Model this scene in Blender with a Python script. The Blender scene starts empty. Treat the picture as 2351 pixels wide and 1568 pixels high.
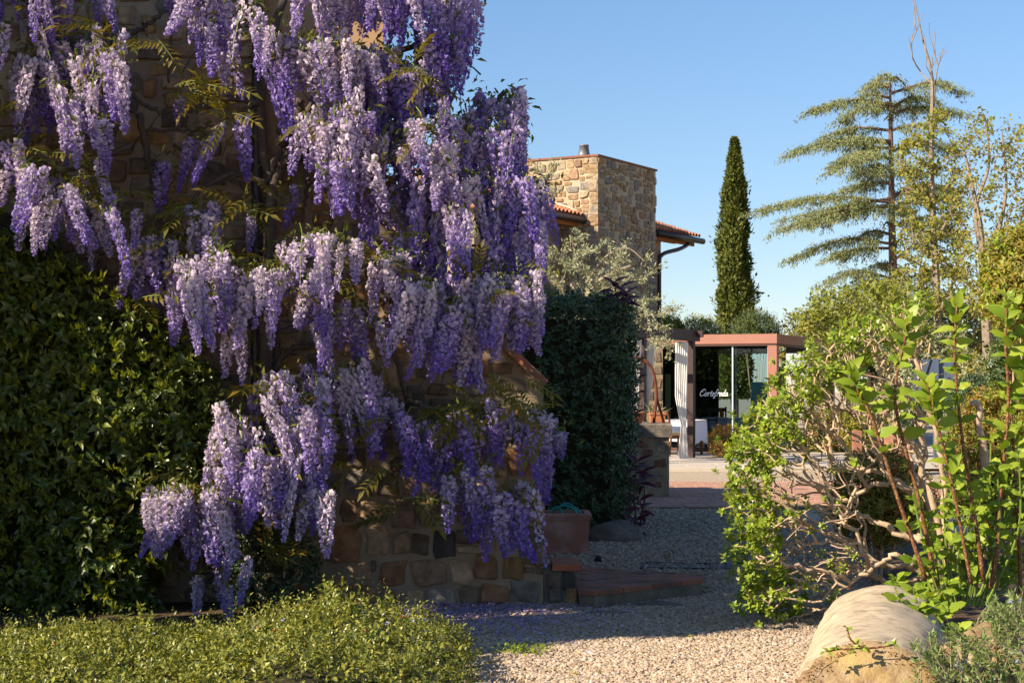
import bpy, math, random
import numpy as np
from mathutils import Vector, Matrix, noise as mnoise

# ------------------------------------------------------------------ camera, sky, sun, exposure
scn = bpy.context.scene
COL = scn.collection
F, CX, HY, EYE = 3900.0, 1175.5, 895.0, 1.4          # focal length and horizon of the photograph
cam_d = bpy.data.cameras.new("camera"); cam = bpy.data.objects.new("camera", cam_d); COL.objects.link(cam)
cam.location = (0, 0, EYE); cam.rotation_euler = (math.radians(90), 0, 0)
cam_d.sensor_width = 36; cam_d.lens = F / 2351 * 36
cam_d.shift_y = (HY - 784) / 2351
cam_d.clip_start = 0.1; cam_d.clip_end = 3000
scn.camera = cam
SUN_EL = math.radians(33); SUN_H = Vector((-0.86, -0.51, 0)).normalized()
SUN = Vector((SUN_H.x * math.cos(SUN_EL), SUN_H.y * math.cos(SUN_EL), math.sin(SUN_EL)))
world = bpy.data.worlds.new("World"); scn.world = world; world.use_nodes = True
wn = world.node_tree; bg = wn.nodes["Background"]
sky = wn.nodes.new("ShaderNodeTexSky"); sky.sky_type = 'NISHITA'; sky.sun_disc = False
sky.sun_elevation = SUN_EL; sky.sun_rotation = math.atan2(SUN_H.x, SUN_H.y)
sky.air_density = 0.9; sky.dust_density = 0.15; sky.ozone_density = 4.5; sky.altitude = 100
# ramp darkens and warms the low sky, the same all the way round
wtc = wn.nodes.new("ShaderNodeTexCoord"); wsp = wn.nodes.new("ShaderNodeSeparateXYZ"); wn.links.new(wtc.outputs["Generated"], wsp.inputs[0])
wrp = wn.nodes.new("ShaderNodeValToRGB"); wn.links.new(wsp.outputs[2], wrp.inputs[0])
wrp.color_ramp.elements[0].position = 0.0; wrp.color_ramp.elements[0].color = (.90, .79, .74, 1)
wrp.color_ramp.elements[1].position = 0.30; wrp.color_ramp.elements[1].color = (.93, 1.0, 1.0, 1)
wmx = wn.nodes.new("ShaderNodeMix"); wmx.data_type = 'RGBA'; wmx.blend_type = 'MULTIPLY'; wmx.inputs[0].default_value = 1.0
wn.links.new(sky.outputs[0], wmx.inputs[6]); wn.links.new(wrp.outputs[0], wmx.inputs[7]); wn.links.new(wmx.outputs[2], bg.inputs[0]); bg.inputs[1].default_value = 0.088
sl = bpy.data.lights.new("sun", 'SUN'); so = bpy.data.objects.new("sun", sl); COL.objects.link(so)
sl.energy = 5.0; sl.angle = math.radians(0.55); sl.color = (1.0, 0.86, 0.66)
so.rotation_euler = SUN.to_track_quat('Z', 'Y').to_euler()
scn.view_settings.view_transform = 'Standard'; scn.view_settings.look = 'None'
scn.view_settings.exposure = 0.98; scn.view_settings.gamma = 1; scn.view_settings.use_curve_mapping = False
scn.render.engine = 'CYCLES'
cy = scn.cycles
cy.max_bounces = 8; cy.diffuse_bounces = 3; cy.glossy_bounces = 3; cy.transmission_bounces = 6; cy.transparent_max_bounces = 12
cy.use_denoising = True; cy.caustics_reflective = False; cy.caustics_refractive = False

rng = np.random.default_rng(11); R = random.Random(5)
def P(px, py, Y): return Vector(((px - CX) / F * Y, Y, EYE - (py - HY) / F * Y))
def GY(py): return F * EYE / (py - HY)
def G(px, py, z=0.0):
    Y = F * (EYE - z) / (py - HY); return Vector(((px - CX) / F * Y, Y, z))

# ------------------------------------------------------------------ mesh building
class MB:
    def __init__(s): s.v = []; s.l = []; s.n = []; s.m = []; s.t = []; s.c = 0
    def add(s, v, f, mi=0, tone=None):
        v = np.asarray(v, dtype=np.float64).reshape(-1, 3); s.v.append(v)
        s.t.append(np.zeros(len(v)) if tone is None else np.broadcast_to(np.asarray(tone, float), (len(v),)))
        if isinstance(f, np.ndarray):
            s.l.append(f.ravel() + s.c); s.n.append(np.full(len(f), f.shape[1])); k = len(f)
        else:
            s.l.append(np.array([i for q in f for i in q], dtype=np.int64) + s.c); s.n.append(np.array([len(q) for q in f])); k = len(f)
        s.m.append(np.full(k, mi)); s.c += len(v); return s
    def mesh(s, name, mats, smooth=False):
        me = bpy.data.meshes.new(name)
        v = np.concatenate(s.v); l = np.concatenate(s.l); n = np.concatenate(s.n); m = np.concatenate(s.m)
        me.vertices.add(len(v)); me.vertices.foreach_set("co", v.astype(np.float32).ravel())
        me.loops.add(len(l)); me.loops.foreach_set("vertex_index", l.astype(np.int32))
        me.polygons.add(len(n)); st = np.concatenate([[0], np.cumsum(n)[:-1]])
        me.polygons.foreach_set("loop_start", st.astype(np.int32))
        me.polygons.foreach_set("material_index", m.astype(np.int32))
        me.polygons.foreach_set("use_smooth", np.full(len(n), smooth))
        t = np.concatenate(s.t)
        if t.any():
            a = me.attributes.new("tone", 'FLOAT', 'POINT'); a.data.foreach_set("value", t.astype(np.float32))
        me.update(calc_edges=True)
        for q in (mats if isinstance(mats, (list, tuple)) else [mats]): me.materials.append(q)
        return me
    def build(s, name, mats, parent=None, smooth=False):
        return link(name, s.mesh(name, mats, smooth), parent)
def link(name, me, parent=None, mw=None, color=None):
    o = bpy.data.objects.new(name, me); COL.objects.link(o)
    if parent is not None:
        o.parent = parent; o.matrix_parent_inverse = Matrix.Identity(4)
        base = parent.get("_loc"); 
        if mw is None: mw = Matrix.Identity(4)
        if base is not None: mw = Matrix.Translation(-Vector(base)) @ mw
        o.matrix_local = mw
    elif mw is not None: o.matrix_world = mw
    if color is not None: o.color = (*color, 1)
    return o
def tag(o, label=None, cat=None, group=None, kind=None):
    if label: o["label"] = label
    if cat: o["category"] = cat
    if group: o["group"] = group
    if kind: o["kind"] = kind
    return o
def thing(name, label, cat, loc, group=None):
    o = bpy.data.objects.new(name, None); COL.objects.link(o); o.location = loc; o["_loc"] = tuple(loc)
    o.empty_display_size = 0.1
    return tag(o, label, cat, group)
def box(lo, hi):
    x0, y0, z0 = lo; x1, y1, z1 = hi
    return ([(x0,y0,z0),(x1,y0,z0),(x1,y1,z0),(x0,y1,z0),(x0,y0,z1),(x1,y0,z1),(x1,y1,z1),(x0,y1,z1)],
            [(0,3,2,1),(4,5,6,7),(0,1,5,4),(1,2,6,5),(2,3,7,6),(3,0,4,7)])
def obox(o, u, v, w, a, b, c):
    """box with corner ranges a,b,c along unit axes u,v,w from o"""
    o, u, v, w = (np.array(q, float) for q in (o, u, v, w))
    V, f = box((a[0], b[0], c[0]), (a[1], b[1], c[1])); V = np.array(V)
    return o + V[:, :1] * u + V[:, 1:2] * v + V[:, 2:] * w, f
def bbox_bev(lo, hi, b):
    """box with chamfered top edges"""
    x0, y0, z0 = lo; x1, y1, z1 = hi
    v = [(x0,y0,z0),(x1,y0,z0),(x1,y1,z0),(x0,y1,z0),(x0,y0,z1-b),(x1,y0,z1-b),(x1,y1,z1-b),(x0,y1,z1-b),
         (x0+b,y0+b,z1),(x1-b,y0+b,z1),(x1-b,y1-b,z1),(x0+b,y1-b,z1)]
    f = [(0,3,2,1)] + [(i,(i+1)%4,4+(i+1)%4,4+i) for i in range(4)] + [(4+i,4+(i+1)%4,8+(i+1)%4,8+i) for i in range(4)] + [(8,9,10,11)]
    return v, f
def tube(pts, rad, k=6, cap=True):
    p = np.array([tuple(q) for q in pts], float); n = len(p)
    r = np.broadcast_to(np.asarray(rad, float), (n,))
    t = np.gradient(p, axis=0); t /= np.linalg.norm(t, axis=1)[:, None] + 1e-9
    ref = np.array([0.31, 0.2, 0.93]);
    if abs(t.mean(0) @ ref) > 0.85 * np.linalg.norm(t.mean(0)): ref = np.array([0.95, 0.1, 0.2])
    a = np.cross(t, ref); a /= np.linalg.norm(a, axis=1)[:, None] + 1e-9; b = np.cross(t, a)
    th = np.arange(k) * 2 * math.pi / k
    v = p[:, None] + r[:, None, None] * (np.cos(th)[None, :, None] * a[:, None] + np.sin(th)[None, :, None] * b[:, None])
    v = v.reshape(-1, 3); f = []
    for i in range(n - 1):
        for j in range(k): f.append((i*k+j, i*k+(j+1)%k, (i+1)*k+(j+1)%k, (i+1)*k+j))
    if cap: f.append(tuple(range(k))[::-1]); f.append(tuple((n-1)*k + j for j in range(k)))
    return v, f
def lathe(prof, k=20, c=(0, 0, 0)):
    th = np.arange(k) * 2 * math.pi / k; v = []; f = []
    for r, z in prof: v += [(c[0] + r*math.cos(a), c[1] + r*math.sin(a), c[2] + z) for a in th]
    for i in range(len(prof) - 1):
        for j in range(k): f.append((i*k+j, i*k+(j+1)%k, (i+1)*k+(j+1)%k, (i+1)*k+j))
    f.append(tuple(range(k))[::-1]); f.append(tuple((len(prof)-1)*k+j for j in range(k)))
    return v, f
def prism(poly, z0, z1):
    n = len(poly); v = [(x, y, z0) for x, y in poly] + [(x, y, z1) for x, y in poly]
    return v, [tuple(range(n))[::-1], tuple(range(n, 2*n))] + [(i, (i+1) % n, n+(i+1) % n, n+i) for i in range(n)]
def spline(pts, n):
    p = np.array([tuple(q) for q in pts], float)
    if len(p) < 3: return [Vector(p[0] + (p[-1]-p[0])*i/n) for i in range(n+1)]
    ext = np.vstack([2*p[0]-p[1], p, 2*p[-1]-p[-2]]); out = []; m = len(p) - 1
    for i in range(n + 1):
        u = i / n * m; k = min(int(u), m - 1); s = u - k
        a, b, c, d = ext[k], ext[k+1], ext[k+2], ext[k+3]
        out.append(Vector(0.5*((2*b) + (-a+c)*s + (2*a-5*b+4*c-d)*s*s + (-a+3*b-3*c+d)*s**3)))
    return out
def nz(v): return v / (np.linalg.norm(v, axis=-1, keepdims=True) + 1e-9)
# leaf templates: axis +Y, normal +Z, length 1
def T_leaf(w, fold=0.10, droop=-0.14):
    v = np.array([(0,0,0), (-w,.42,fold), (0,.48,0), (w,.42,fold), (0,1,droop)], float)
    return v, np.array([(0,2,4,1), (0,3,4,2)])
def T_big(w, fold=.08, droop=.22, ruffle=.03):
    t = [0.0, .12, .32, .55, .8, 1.0]; ws = [0.0, .62, 1.0, .92, .5, 0.0]; v = []; f = []
    for i, (a, b) in enumerate(zip(t, ws)):
        z = -droop*a*a
        v += [(-w*b, a, z+fold*b+ruffle*(-1)**i), (0, a, z), (w*b, a, z+fold*b-ruffle*(-1)**i)]
    for i in range(5):
        f += [(3*i, 3*i+1, 3*i+4, 3*i+3), (3*i+1, 3*i+2, 3*i+5, 3*i+4)]
    return np.array(v), np.array(f)
def leaves(mb, T, pos, axis, nrm, size, mi=0, tone=None, zs=1.0):
    tv, tf = T; y = nz(np.asarray(axis, float)); nrm = np.asarray(nrm, float)
    z = nz(nrm - (nrm*y).sum(-1, keepdims=True)*y); x = np.cross(y, z)
    size = np.broadcast_to(np.asarray(size, float), (len(pos),))[:, None, None]
    V = np.asarray(pos)[:, None] + size*(tv[None, :, :1]*x[:, None] + tv[None, :, 1:2]*y[:, None] + tv[None, :, 2:]*z[:, None])
    if zs != 1.0: V[..., 2] += (zs-1)*(V[..., 2] - np.asarray(pos)[:, None, 2])
    n, k = len(pos), len(tv)
    Fc = (tf[None] + (np.arange(n)*k)[:, None, None]).reshape(-1, tf.shape[1])
    if tone is not None: tone = np.repeat(np.broadcast_to(tone, (n,)), k)
    mb.add(V.reshape(-1, 3), Fc, mi, tone)
def rdir(n): return nz(rng.normal(size=(n, 3)))
def shoots(base, dirs, L, nl, lsz, spread=.9, jit=.25):
    """leafy shoots: nl leaves set spirally along each shoot; returns leaf positions, axes, normals, sizes"""
    base = np.asarray(base, float); d = nz(np.asarray(dirs, float)); n = len(base)
    a = nz(np.cross(d, np.array([.3, .5, .81]))); b = np.cross(d, a); L = np.broadcast_to(L, (n,)); ph = rng.uniform(0, 6.28, n)
    PP, AA, NN, SS = [], [], [], []
    for i in range(nl):
        u = .2 + .8*i/max(1, nl-1); th = ph + i*2.4; rad = np.cos(th)[:, None]*a + np.sin(th)[:, None]*b
        PP.append(base + d*(L*u)[:, None] + rng.normal(0, .002, (n, 3))); AA.append(d*(.35 + .5*u) + rad*spread + rng.normal(0, jit, (n, 3))); NN.append(d - .35*rad + (0, -.15, .35) + rng.normal(0, jit, (n, 3)))
        SS.append(np.broadcast_to(lsz, (n,))*(1.1 - .5*max(0, u-.6)/.4)*rng.uniform(.7, 1.2, n))
    return np.vstack(PP), np.vstack(AA), np.vstack(NN), np.concatenate(SS)
def frame_matrix(pos, axis, nrm, s):
    y = Vector(axis).normalized(); z = Vector(nrm); z = (z - z.dot(y)*y).normalized(); x = y.cross(z)
    m = Matrix((x*s, y*s, z*s)).transposed().to_4x4(); m.translation = pos; return m

# ------------------------------------------------------------------ materials
def nodes(name):
    m = bpy.data.materials.new(name); m.use_nodes = True; nt = m.node_tree
    return m, nt, nt.nodes["Principled BSDF"], nt.nodes["Material Output"]
def nd(nt, t, **k):
    n = nt.nodes.new(t)
    for a, b in k.items():
        if a.startswith("i_"): n.inputs[a[2:].replace("_", " ")].default_value = b
        else: setattr(n, a, b)
    return n
def mixc(nt, a, b, f, mode='MIX'):
    n = nt.nodes.new("ShaderNodeMix"); n.data_type = 'RGBA'; n.blend_type = mode; n.clamp_factor = True
    for s, q in ((0, f), (6, a), (7, b)):
        if hasattr(q, "links"): nt.links.new(q, n.inputs[s])
        elif s == 0: n.inputs[0].default_value = q
        else: n.inputs[s].default_value = (*q, 1)
    return n.outputs[2]
def math_(nt, op, a, b=0.0):
    n = nt.nodes.new("ShaderNodeMath"); n.operation = op
    for i, q in enumerate((a, b)):
        if hasattr(q, "links"): nt.links.new(q, n.inputs[i])
        else: n.inputs[i].default_value = q
    return n.outputs[0]
def rand(nt):
    g = nd(nt, "ShaderNodeNewGeometry"); o = nd(nt, "ShaderNodeObjectInfo")
    return math_(nt, 'FRACT', math_(nt, 'ADD', g.outputs["Random Per Island"], o.outputs["Random"]))
def noise_(nt, scale, detail=4, rough=.6, lo=.35, hi=.65, coord="Object", vec=(1, 1, 1)):
    tc = nd(nt, "ShaderNodeTexCoord"); mp = nd(nt, "ShaderNodeMapping"); mp.inputs["Scale"].default_value = vec
    n = nd(nt, "ShaderNodeTexNoise"); n.inputs["Scale"].default_value = scale; n.inputs["Detail"].default_value = detail; n.inputs["Roughness"].default_value = rough
    nt.links.new(tc.outputs[coord], mp.inputs[0]); nt.links.new(mp.outputs[0], n.inputs["Vector"])
    r = nd(nt, "ShaderNodeMapRange"); r.inputs[1].default_value = lo; r.inputs[2].default_value = hi
    nt.links.new(n.outputs[0], r.inputs[0]); return r.outputs[0]
def bump(nt, bs, h, strength=.4, dist=.01):
    b = nd(nt, "ShaderNodeBump"); b.inputs["Strength"].default_value = strength; b.inputs["Distance"].default_value = dist
    nt.links.new(h, b.inputs["Height"]); nt.links.new(b.outputs[0], bs.inputs["Normal"])
def foliage(name, c1, c2, trans=.35, rough=.45, spec=.4, tcol=None):
    m, nt, bs, out = nodes(name); r = rand(nt)
    c = mixc(nt, c1, c2, r)
    nt.links.new(c, bs.inputs["Base Color"]); bs.inputs["Roughness"].default_value = rough; bs.inputs["Specular IOR Level"].default_value = spec
    tr = nd(nt, "ShaderNodeBsdfTranslucent"); nt.links.new(mixc(nt, c, tcol or (1.0, .95, .35), 1.0, 'MULTIPLY') if not tcol else mixc(nt, c, tcol, .6), tr.inputs[0])
    mx = nd(nt, "ShaderNodeMixShader"); mx.inputs[0].default_value = trans
    nt.links.new(bs.outputs[0], mx.inputs[1]); nt.links.new(tr.outputs[0], mx.inputs[2]); nt.links.new(mx.outputs[0], out.inputs[0])
    return m
def surf(name, c1, c2=None, scale=6, rough=.85, spec=.25, b=.3, bd=.01, bscale=None, c3=None, s3=2, metal=0, vec=(1,1,1), objcol=False, vary=0.0):
    m, nt, bs, out = nodes(name); col = c1
    if objcol:
        oi = nd(nt, "ShaderNodeObjectInfo"); col = mixc(nt, oi.outputs["Color"], (1, 1, 1), 0.0)
    if c2: col = mixc(nt, col, c2, noise_(nt, scale, 6, .65, vec=vec), 'MULTIPLY' if objcol else 'MIX')
    if c3: col = mixc(nt, col, c3, noise_(nt, s3, 5, .6, .48, .72))
    if vary:
        r = rand(nt); f = math_(nt, 'ADD', 1-vary, math_(nt, 'MULTIPLY', r, 2*vary)); 
        hv = nd(nt, "ShaderNodeHueSaturation"); nt.links.new(f, hv.inputs["Value"])
        if hasattr(col, "links"): nt.links.new(col, hv.inputs["Color"])
        else: hv.inputs["Color"].default_value = (*col, 1)
        col = hv.outputs[0]
    if hasattr(col, "links"): nt.links.new(col, bs.inputs["Base Color"])
    else: bs.inputs["Base Color"].default_value = (*col, 1)
    bs.inputs["Roughness"].default_value = rough; bs.inputs["Specular IOR Level"].default_value = spec; bs.inputs["Metallic"].default_value = metal
    if b: bump(nt, bs, noise_(nt, bscale or scale*4, 6, .7, 0, 1), b, bd)
    return m

M_mortar = surf("mortar", (.33,.25,.165), (.24,.18,.115), 5, b=.6, bd=.012, bscale=60, c3=(.22,.17,.12), s3=1.6)
M_stone = surf("fieldstone", (1,1,1), (.50,.46,.42), 14, b=.7, bd=.012, bscale=45, objcol=True)
M_stucco = surf("ochre_stucco", (.46,.30,.17), (.40,.25,.14), 3, b=.4, bd=.006, bscale=90)
M_brick = surf("terracotta_brick", (.30,.12,.07), (.22,.085,.05), 9, b=.5, bd=.006, c3=(.12,.09,.07), s3=5, vary=.22)
M_tile = surf("roof_tile", (.50,.21,.12), (.38,.16,.09), 7, b=.4, bd=.006, vary=.25)
M_pave = surf("paver", (.44,.24,.17), (.37,.19,.135), 5, b=.4, bd=.004, c3=(.36,.26,.20), s3=2.5, vary=.18)
M_dkmetal = surf("dark_brown_metal", (.035,.026,.026), None, b=0, rough=.45, spec=.5)
M_bark = surf("vine_bark", (.13,.10,.08), (.07,.055,.045), 12, b=.8, bd=.01, vec=(1,1,.2))
M_bark2 = surf("pale_bark", (.56,.41,.28), (.40,.28,.185), 20, b=.7, bd=.006)
M_bark3 = surf("grey_bark", (.34,.27,.20), (.22,.17,.125), 10, b=.8, bd=.02)
M_bark4 = surf("cedar_bark", (.20,.13,.09), (.12,.08,.06), 6, b=.8, bd=.03)
M_stem = surf("brown_stem", (.17,.065,.022), (.11,.04,.016), 40, b=.3, bd=.003, rough=.5, c3=(.42,.25,.13), s3=70)
M_greenstem = surf("green_stem", (.16,.22,.04), None, b=0, rough=.6)
M_terra = surf("terracotta", (.40,.17,.11), (.33,.14,.095), 5, b=.3, bd=.004, c3=(.46,.30,.24), s3=6)
M_terra2 = surf("orange_terracotta", (.45,.18,.08), (.36,.14,.06), 6, b=.3, bd=.004)
M_hose = surf("green_hose", (.0,.22,.17), None, b=0, rough=.35, spec=.5)
M_plaster = surf("pale_plaster", (.70,.58,.42), (.60,.48,.34), 6, b=.4, bd=.01)
M_wellrim = surf("weathered_rim_stone", (.17,.145,.12), (.10,.085,.07), 9, b=.9, bd=.015, c3=(.28,.23,.17), s3=7)
M_wellmortar = surf("well_mortar", (.33,.25,.15), (.22,.17,.11), 6, b=.8, bd=.02, c3=(.14,.11,.08), s3=4)
M_rust = surf("rusty_iron", (.20,.055,.03), (.10,.03,.02), 14, b=.3, bd=.003, rough=.7)
M_pergola = surf("dark_stained_wood", (.065,.038,.034), (.04,.025,.024), 8, b=.3, bd=.004, vec=(1,1,6), rough=.6)
M_cloth = surf("white_curtain", (.80,.78,.74), (.72,.70,.66), 3, b=.15, bd=.004, rough=.9)
M_linen = surf("white_tablecloth", (.74,.76,.84), None, b=0, rough=.9)
M_frame = surf("salmon_metal", (.34,.15,.105), (.31,.135,.095), 2, b=0, rough=.5, spec=.4)
M_frame2 = surf("brown_metal", (.10,.05,.035), None, b=0, rough=.5)
M_woodch = surf("chair_wood", (.16,.06,.025), (.10,.04,.018), 12, b=.2, bd=.002, rough=.5)
M_seat = surf("seat_fabric", (.42,.32,.20), None, b=0)
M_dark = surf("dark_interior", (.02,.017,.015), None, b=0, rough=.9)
M_mint = surf("mint_panel", (.45,.66,.58), None, b=0, rough=.6)
M_cream = surf("cream_panel", (.48,.38,.16), None, b=0, rough=.7)
M_orange = surf("orange_card", (.75,.22,.03), None, b=0, rough=.6)
M_letter = surf("white_lettering", (.82,.82,.80), None, b=0, rough=.6)
M_sign = surf("blue_grey_panel", (.10,.13,.19), (.09,.115,.17), 2, b=0, rough=.5)
M_black = surf("black_paint", (.012,.013,.016), None, b=0, rough=.5)
M_stoneroll = surf("pale_stone", (.57,.46,.32), (.44,.35,.24), 9, b=.45, bd=.008, bscale=85, c3=(.25,.19,.13), s3=13)
M_lichen = surf("lichen_stone", (.46,.34,.22), (.17,.095,.045), 9, b=.9, bd=.02, c3=(.44,.31,.12), s3=4)
M_moss = surf("brown_moss", (.26,.125,.04), (.17,.085,.03), 14, b=.9, bd=.02)
M_soil = surf("soil", (.13,.085,.05), (.08,.05,.03), 12, b=.9, bd=.02)
M_rock = surf("rock", (.21,.175,.14), (.12,.10,.08), 8, b=.9, bd=.03)
M_concrete = surf("old_concrete", (.20,.165,.125), (.11,.095,.075), 7, b=.8, bd=.012)
M_terrace = surf("grey_paving", (.52,.45,.37), (.44,.38,.32), 3, b=.3, bd=.004)
M_grate = surf("grate_iron", (.045,.042,.045), None, b=0, rough=.6)
M_flue = surf("flue_metal", (.17,.18,.20), None, b=0, rough=.5, metal=.3)
M_core = surf("shade_dark_core", (.030,.030,.014), (.045,.035,.018), 20, b=.5, bd=.03)  # near-black core colour, the shade inside hedges and bushes put into it
M_berry = surf("red_berry", (.45,.02,.012), None, b=0, rough=.3, spec=.5)

F_wleaf = foliage("wisteria_leaf", (.115,.115,.012), (.20,.135,.014), .45, .5, .3)
F_wnew = foliage("wisteria_young_leaf", (.08,.11,.02), (.17,.16,.03), .4, .5, .3)
F_jas = foliage("jasmine_leaf", (.040,.075,.012), (.15,.175,.02), .3, .33, .5)
F_jasnew = foliage("jasmine_young_leaf", (.16,.20,.012), (.24,.26,.02), .45, .4, .4)
F_cot = foliage("cotoneaster_leaf", (.055,.090,.010), (.37,.36,.065), .3, .36, .5)
F_hedge = foliage("dark_hedge_leaf", (.038,.070,.030), (.085,.130,.048), .15, .38, .4)
F_pit = foliage("glossy_leaf", (.15,.25,.020), (.36,.42,.045), .35, .28, .5)
F_big = foliage("broad_leaf", (.17,.27,.022), (.36,.44,.045), .40, .45, .35)
F_gold = foliage("golden_leaf", (.20,.20,.025), (.40,.31,.05), .35, .45, .4)
F_red = foliage("reddish_leaf", (.24,.16,.03), (.34,.13,.045), .35, .45, .4)
F_olive = foliage("olive_leaf", (.23,.245,.14), (.42,.42,.26), .2, .5, .3)
F_cyp = foliage("cypress_spray", (.055,.080,.014), (.170,.180,.035), .12, .6, .2)
F_cypf = foliage("blue_juniper", (.07,.11,.05), (.12,.16,.07), .12, .6, .2)
F_cedar = foliage("cedar_needles", (.15,.18,.07), (.27,.28,.12), .15, .6, .2)
F_dec = foliage("spring_leaf", (.18,.22,.028), (.33,.33,.055), .4, .45, .3)
F_dec2 = foliage("bronze_spring_leaf", (.24,.19,.035), (.34,.28,.06), .4, .45, .3)
F_purp = foliage("purple_leaf", (.055,.010,.022), (.10,.018,.035), .25, .3, .5, tcol=(.25,.02,.06))
F_var = foliage("variegated_leaf", (.30,.34,.17), (.50,.50,.30), .25, .5, .3)
F_rose = foliage("rosemary_needle", (.10,.17,.04), (.24,.30,.09), .15, .5, .3)
F_blue = foliage("pale_blue_petal", (.38,.40,.75), (.52,.52,.82), .3, .6, .2, tcol=(.5,.5,.9))
F_shade = foliage("tree_leaf", (.04,.075,.015), (.08,.11,.02), .15, .5, .3)

def petal_material():
    m, nt, bs, out = nodes("wisteria_petal")
    at = nd(nt, "ShaderNodeAttribute"); at.attribute_name = "tone"
    g = nd(nt, "ShaderNodeNewGeometry"); oi = nd(nt, "ShaderNodeObjectInfo")
    t = math_(nt, 'ADD', at.outputs["Fac"], math_(nt, 'MULTIPLY', math_(nt, 'SUBTRACT', oi.outputs["Random"], .5), .55))
    t = math_(nt, 'ADD', t, math_(nt, 'MULTIPLY', math_(nt, 'SUBTRACT', g.outputs["Random Per Island"], .5), .35))
    cr = nd(nt, "ShaderNodeValToRGB"); nt.links.new(t, cr.inputs[0]); e = cr.color_ramp.elements
    e[0].position = 0.0; e[0].color = (.68,.58,.67,1); e[1].position = 1.0; e[1].color = (.18,.10,.52,1)
    for p, c in ((.3, (.54,.44,.64,1)), (.6, (.37,.27,.62,1))):
        q = cr.color_ramp.elements.new(p); q.color = c
    nt.links.new(cr.outputs[0], bs.inputs["Base Color"]); bs.inputs["Roughness"].default_value = .55; bs.inputs["Specular IOR Level"].default_value = .25
    tr = nd(nt, "ShaderNodeBsdfTranslucent"); nt.links.new(cr.outputs[0], tr.inputs[0])
    mx = nd(nt, "ShaderNodeMixShader"); mx.inputs[0].default_value = .4
    nt.links.new(bs.outputs[0], mx.inputs[1]); nt.links.new(tr.outputs[0], mx.inputs[2]); nt.links.new(mx.outputs[0], out.inputs[0])
    return m
M_petal = petal_material()
def glass_material():
    m, nt, bs, out = nodes("window_glass")
    nt.nodes.remove(bs); tr = nd(nt, "ShaderNodeBsdfTransparent"); tr.inputs[0].default_value = (.62,.74,.78,1)
    gl = nd(nt, "ShaderNodeBsdfGlossy"); gl.inputs["Roughness"].default_value = 0.0
    fr = nd(nt, "ShaderNodeFresnel"); fr.inputs[0].default_value = 1.5
    mx = nd(nt, "ShaderNodeMixShader"); nt.links.new(fr.outputs[0], mx.inputs[0])
    nt.links.new(tr.outputs[0], mx.inputs[1]); nt.links.new(gl.outputs[0], mx.inputs[2]); nt.links.new(mx.outputs[0], out.inputs[0])
    return m
M_glass = glass_material()
M_glassedge = surf("glass_edge", (.55,.68,.68), None, b=0, rough=.2, spec=.5)
def gravel_material():
    m, nt, bs, out = nodes("gravel")
    tc = nd(nt, "ShaderNodeTexCoord"); vo = nd(nt, "ShaderNodeTexVoronoi"); vo.inputs["Scale"].default_value = 42
    nt.links.new(tc.outputs["Object"], vo.inputs["Vector"])
    sp = nd(nt, "ShaderNodeSeparateColor"); nt.links.new(vo.outputs["Color"], sp.inputs[0])
    cr = nd(nt, "ShaderNodeValToRGB"); nt.links.new(sp.outputs[0], cr.inputs[0]); e = cr.color_ramp.elements
    e[0].color = (.24,.18,.125,1); e[1].color = (.58,.48,.36,1)
    nt.links.new(mixc(nt, cr.outputs[0], (.42,.34,.25), noise_(nt, .7, 4)), bs.inputs["Base Color"])
    bs.inputs["Roughness"].default_value = .9; bs.inputs["Specular IOR Level"].default_value = .2
    bump(nt, bs, math_(nt, 'SUBTRACT', 1.0, vo.outputs["Distance"]), .9, .012)
    return m
M_gravel = gravel_material()
def pebble_material():
    m, nt, bs, out = nodes("pebble"); r = rand(nt)
    cr = nd(nt, "ShaderNodeValToRGB"); nt.links.new(r, cr.inputs[0]); cr.color_ramp.interpolation = 'LINEAR'; e = cr.color_ramp.elements
    e[0].color = (.27,.185,.11,1); e[1].color = (.50,.36,.22,1)
    for p, c in ((.25, (.46,.355,.255,1)), (.5, (.55,.44,.33,1)), (.75, (.34,.28,.225,1)), (.9, (.60,.53,.45,1))):
        q = cr.color_ramp.elements.new(p); q.color = c
    nt.links.new(mixc(nt, cr.outputs[0], (.80,.76,.72), noise_(nt, 60, 3), 'MULTIPLY'), bs.inputs["Base Color"])
    bs.inputs["Roughness"].default_value = .85; bs.inputs["Specular IOR Level"].default_value = .2
    return m
M_pebble = pebble_material()

# ------------------------------------------------------------------ setting: ground, paving
mb = MB(); mb.add([(-400,-60,0),(400,-60,0),(400,900,0),(-400,900,0)], [(0,1,2,3)])
tag(mb.build("ground", M_gravel), kind="structure", label="pale gravel yard between the house, the hedges and the pavilion")

def inpoly(x, y, poly):
    c = np.zeros(np.shape(x), bool); n = len(poly); j = n - 1
    for i in range(n):
        xi, yi = poly[i]; xj, yj = poly[j]
        c ^= ((yi > y) != (yj > y)) & (x < (xj - xi)*(y - yi)/(yj - yi + 1e-12) + xi); j = i
    return c
PLAT = [(.454,12.34),(1.335,11.79),(1.31,11.57),(.52,10.83),(.42,10.95)]
BR_Y0, BR_Y1, BR_X0, BR_X1 = 19.9, 25.3, .3, 8.2
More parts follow.
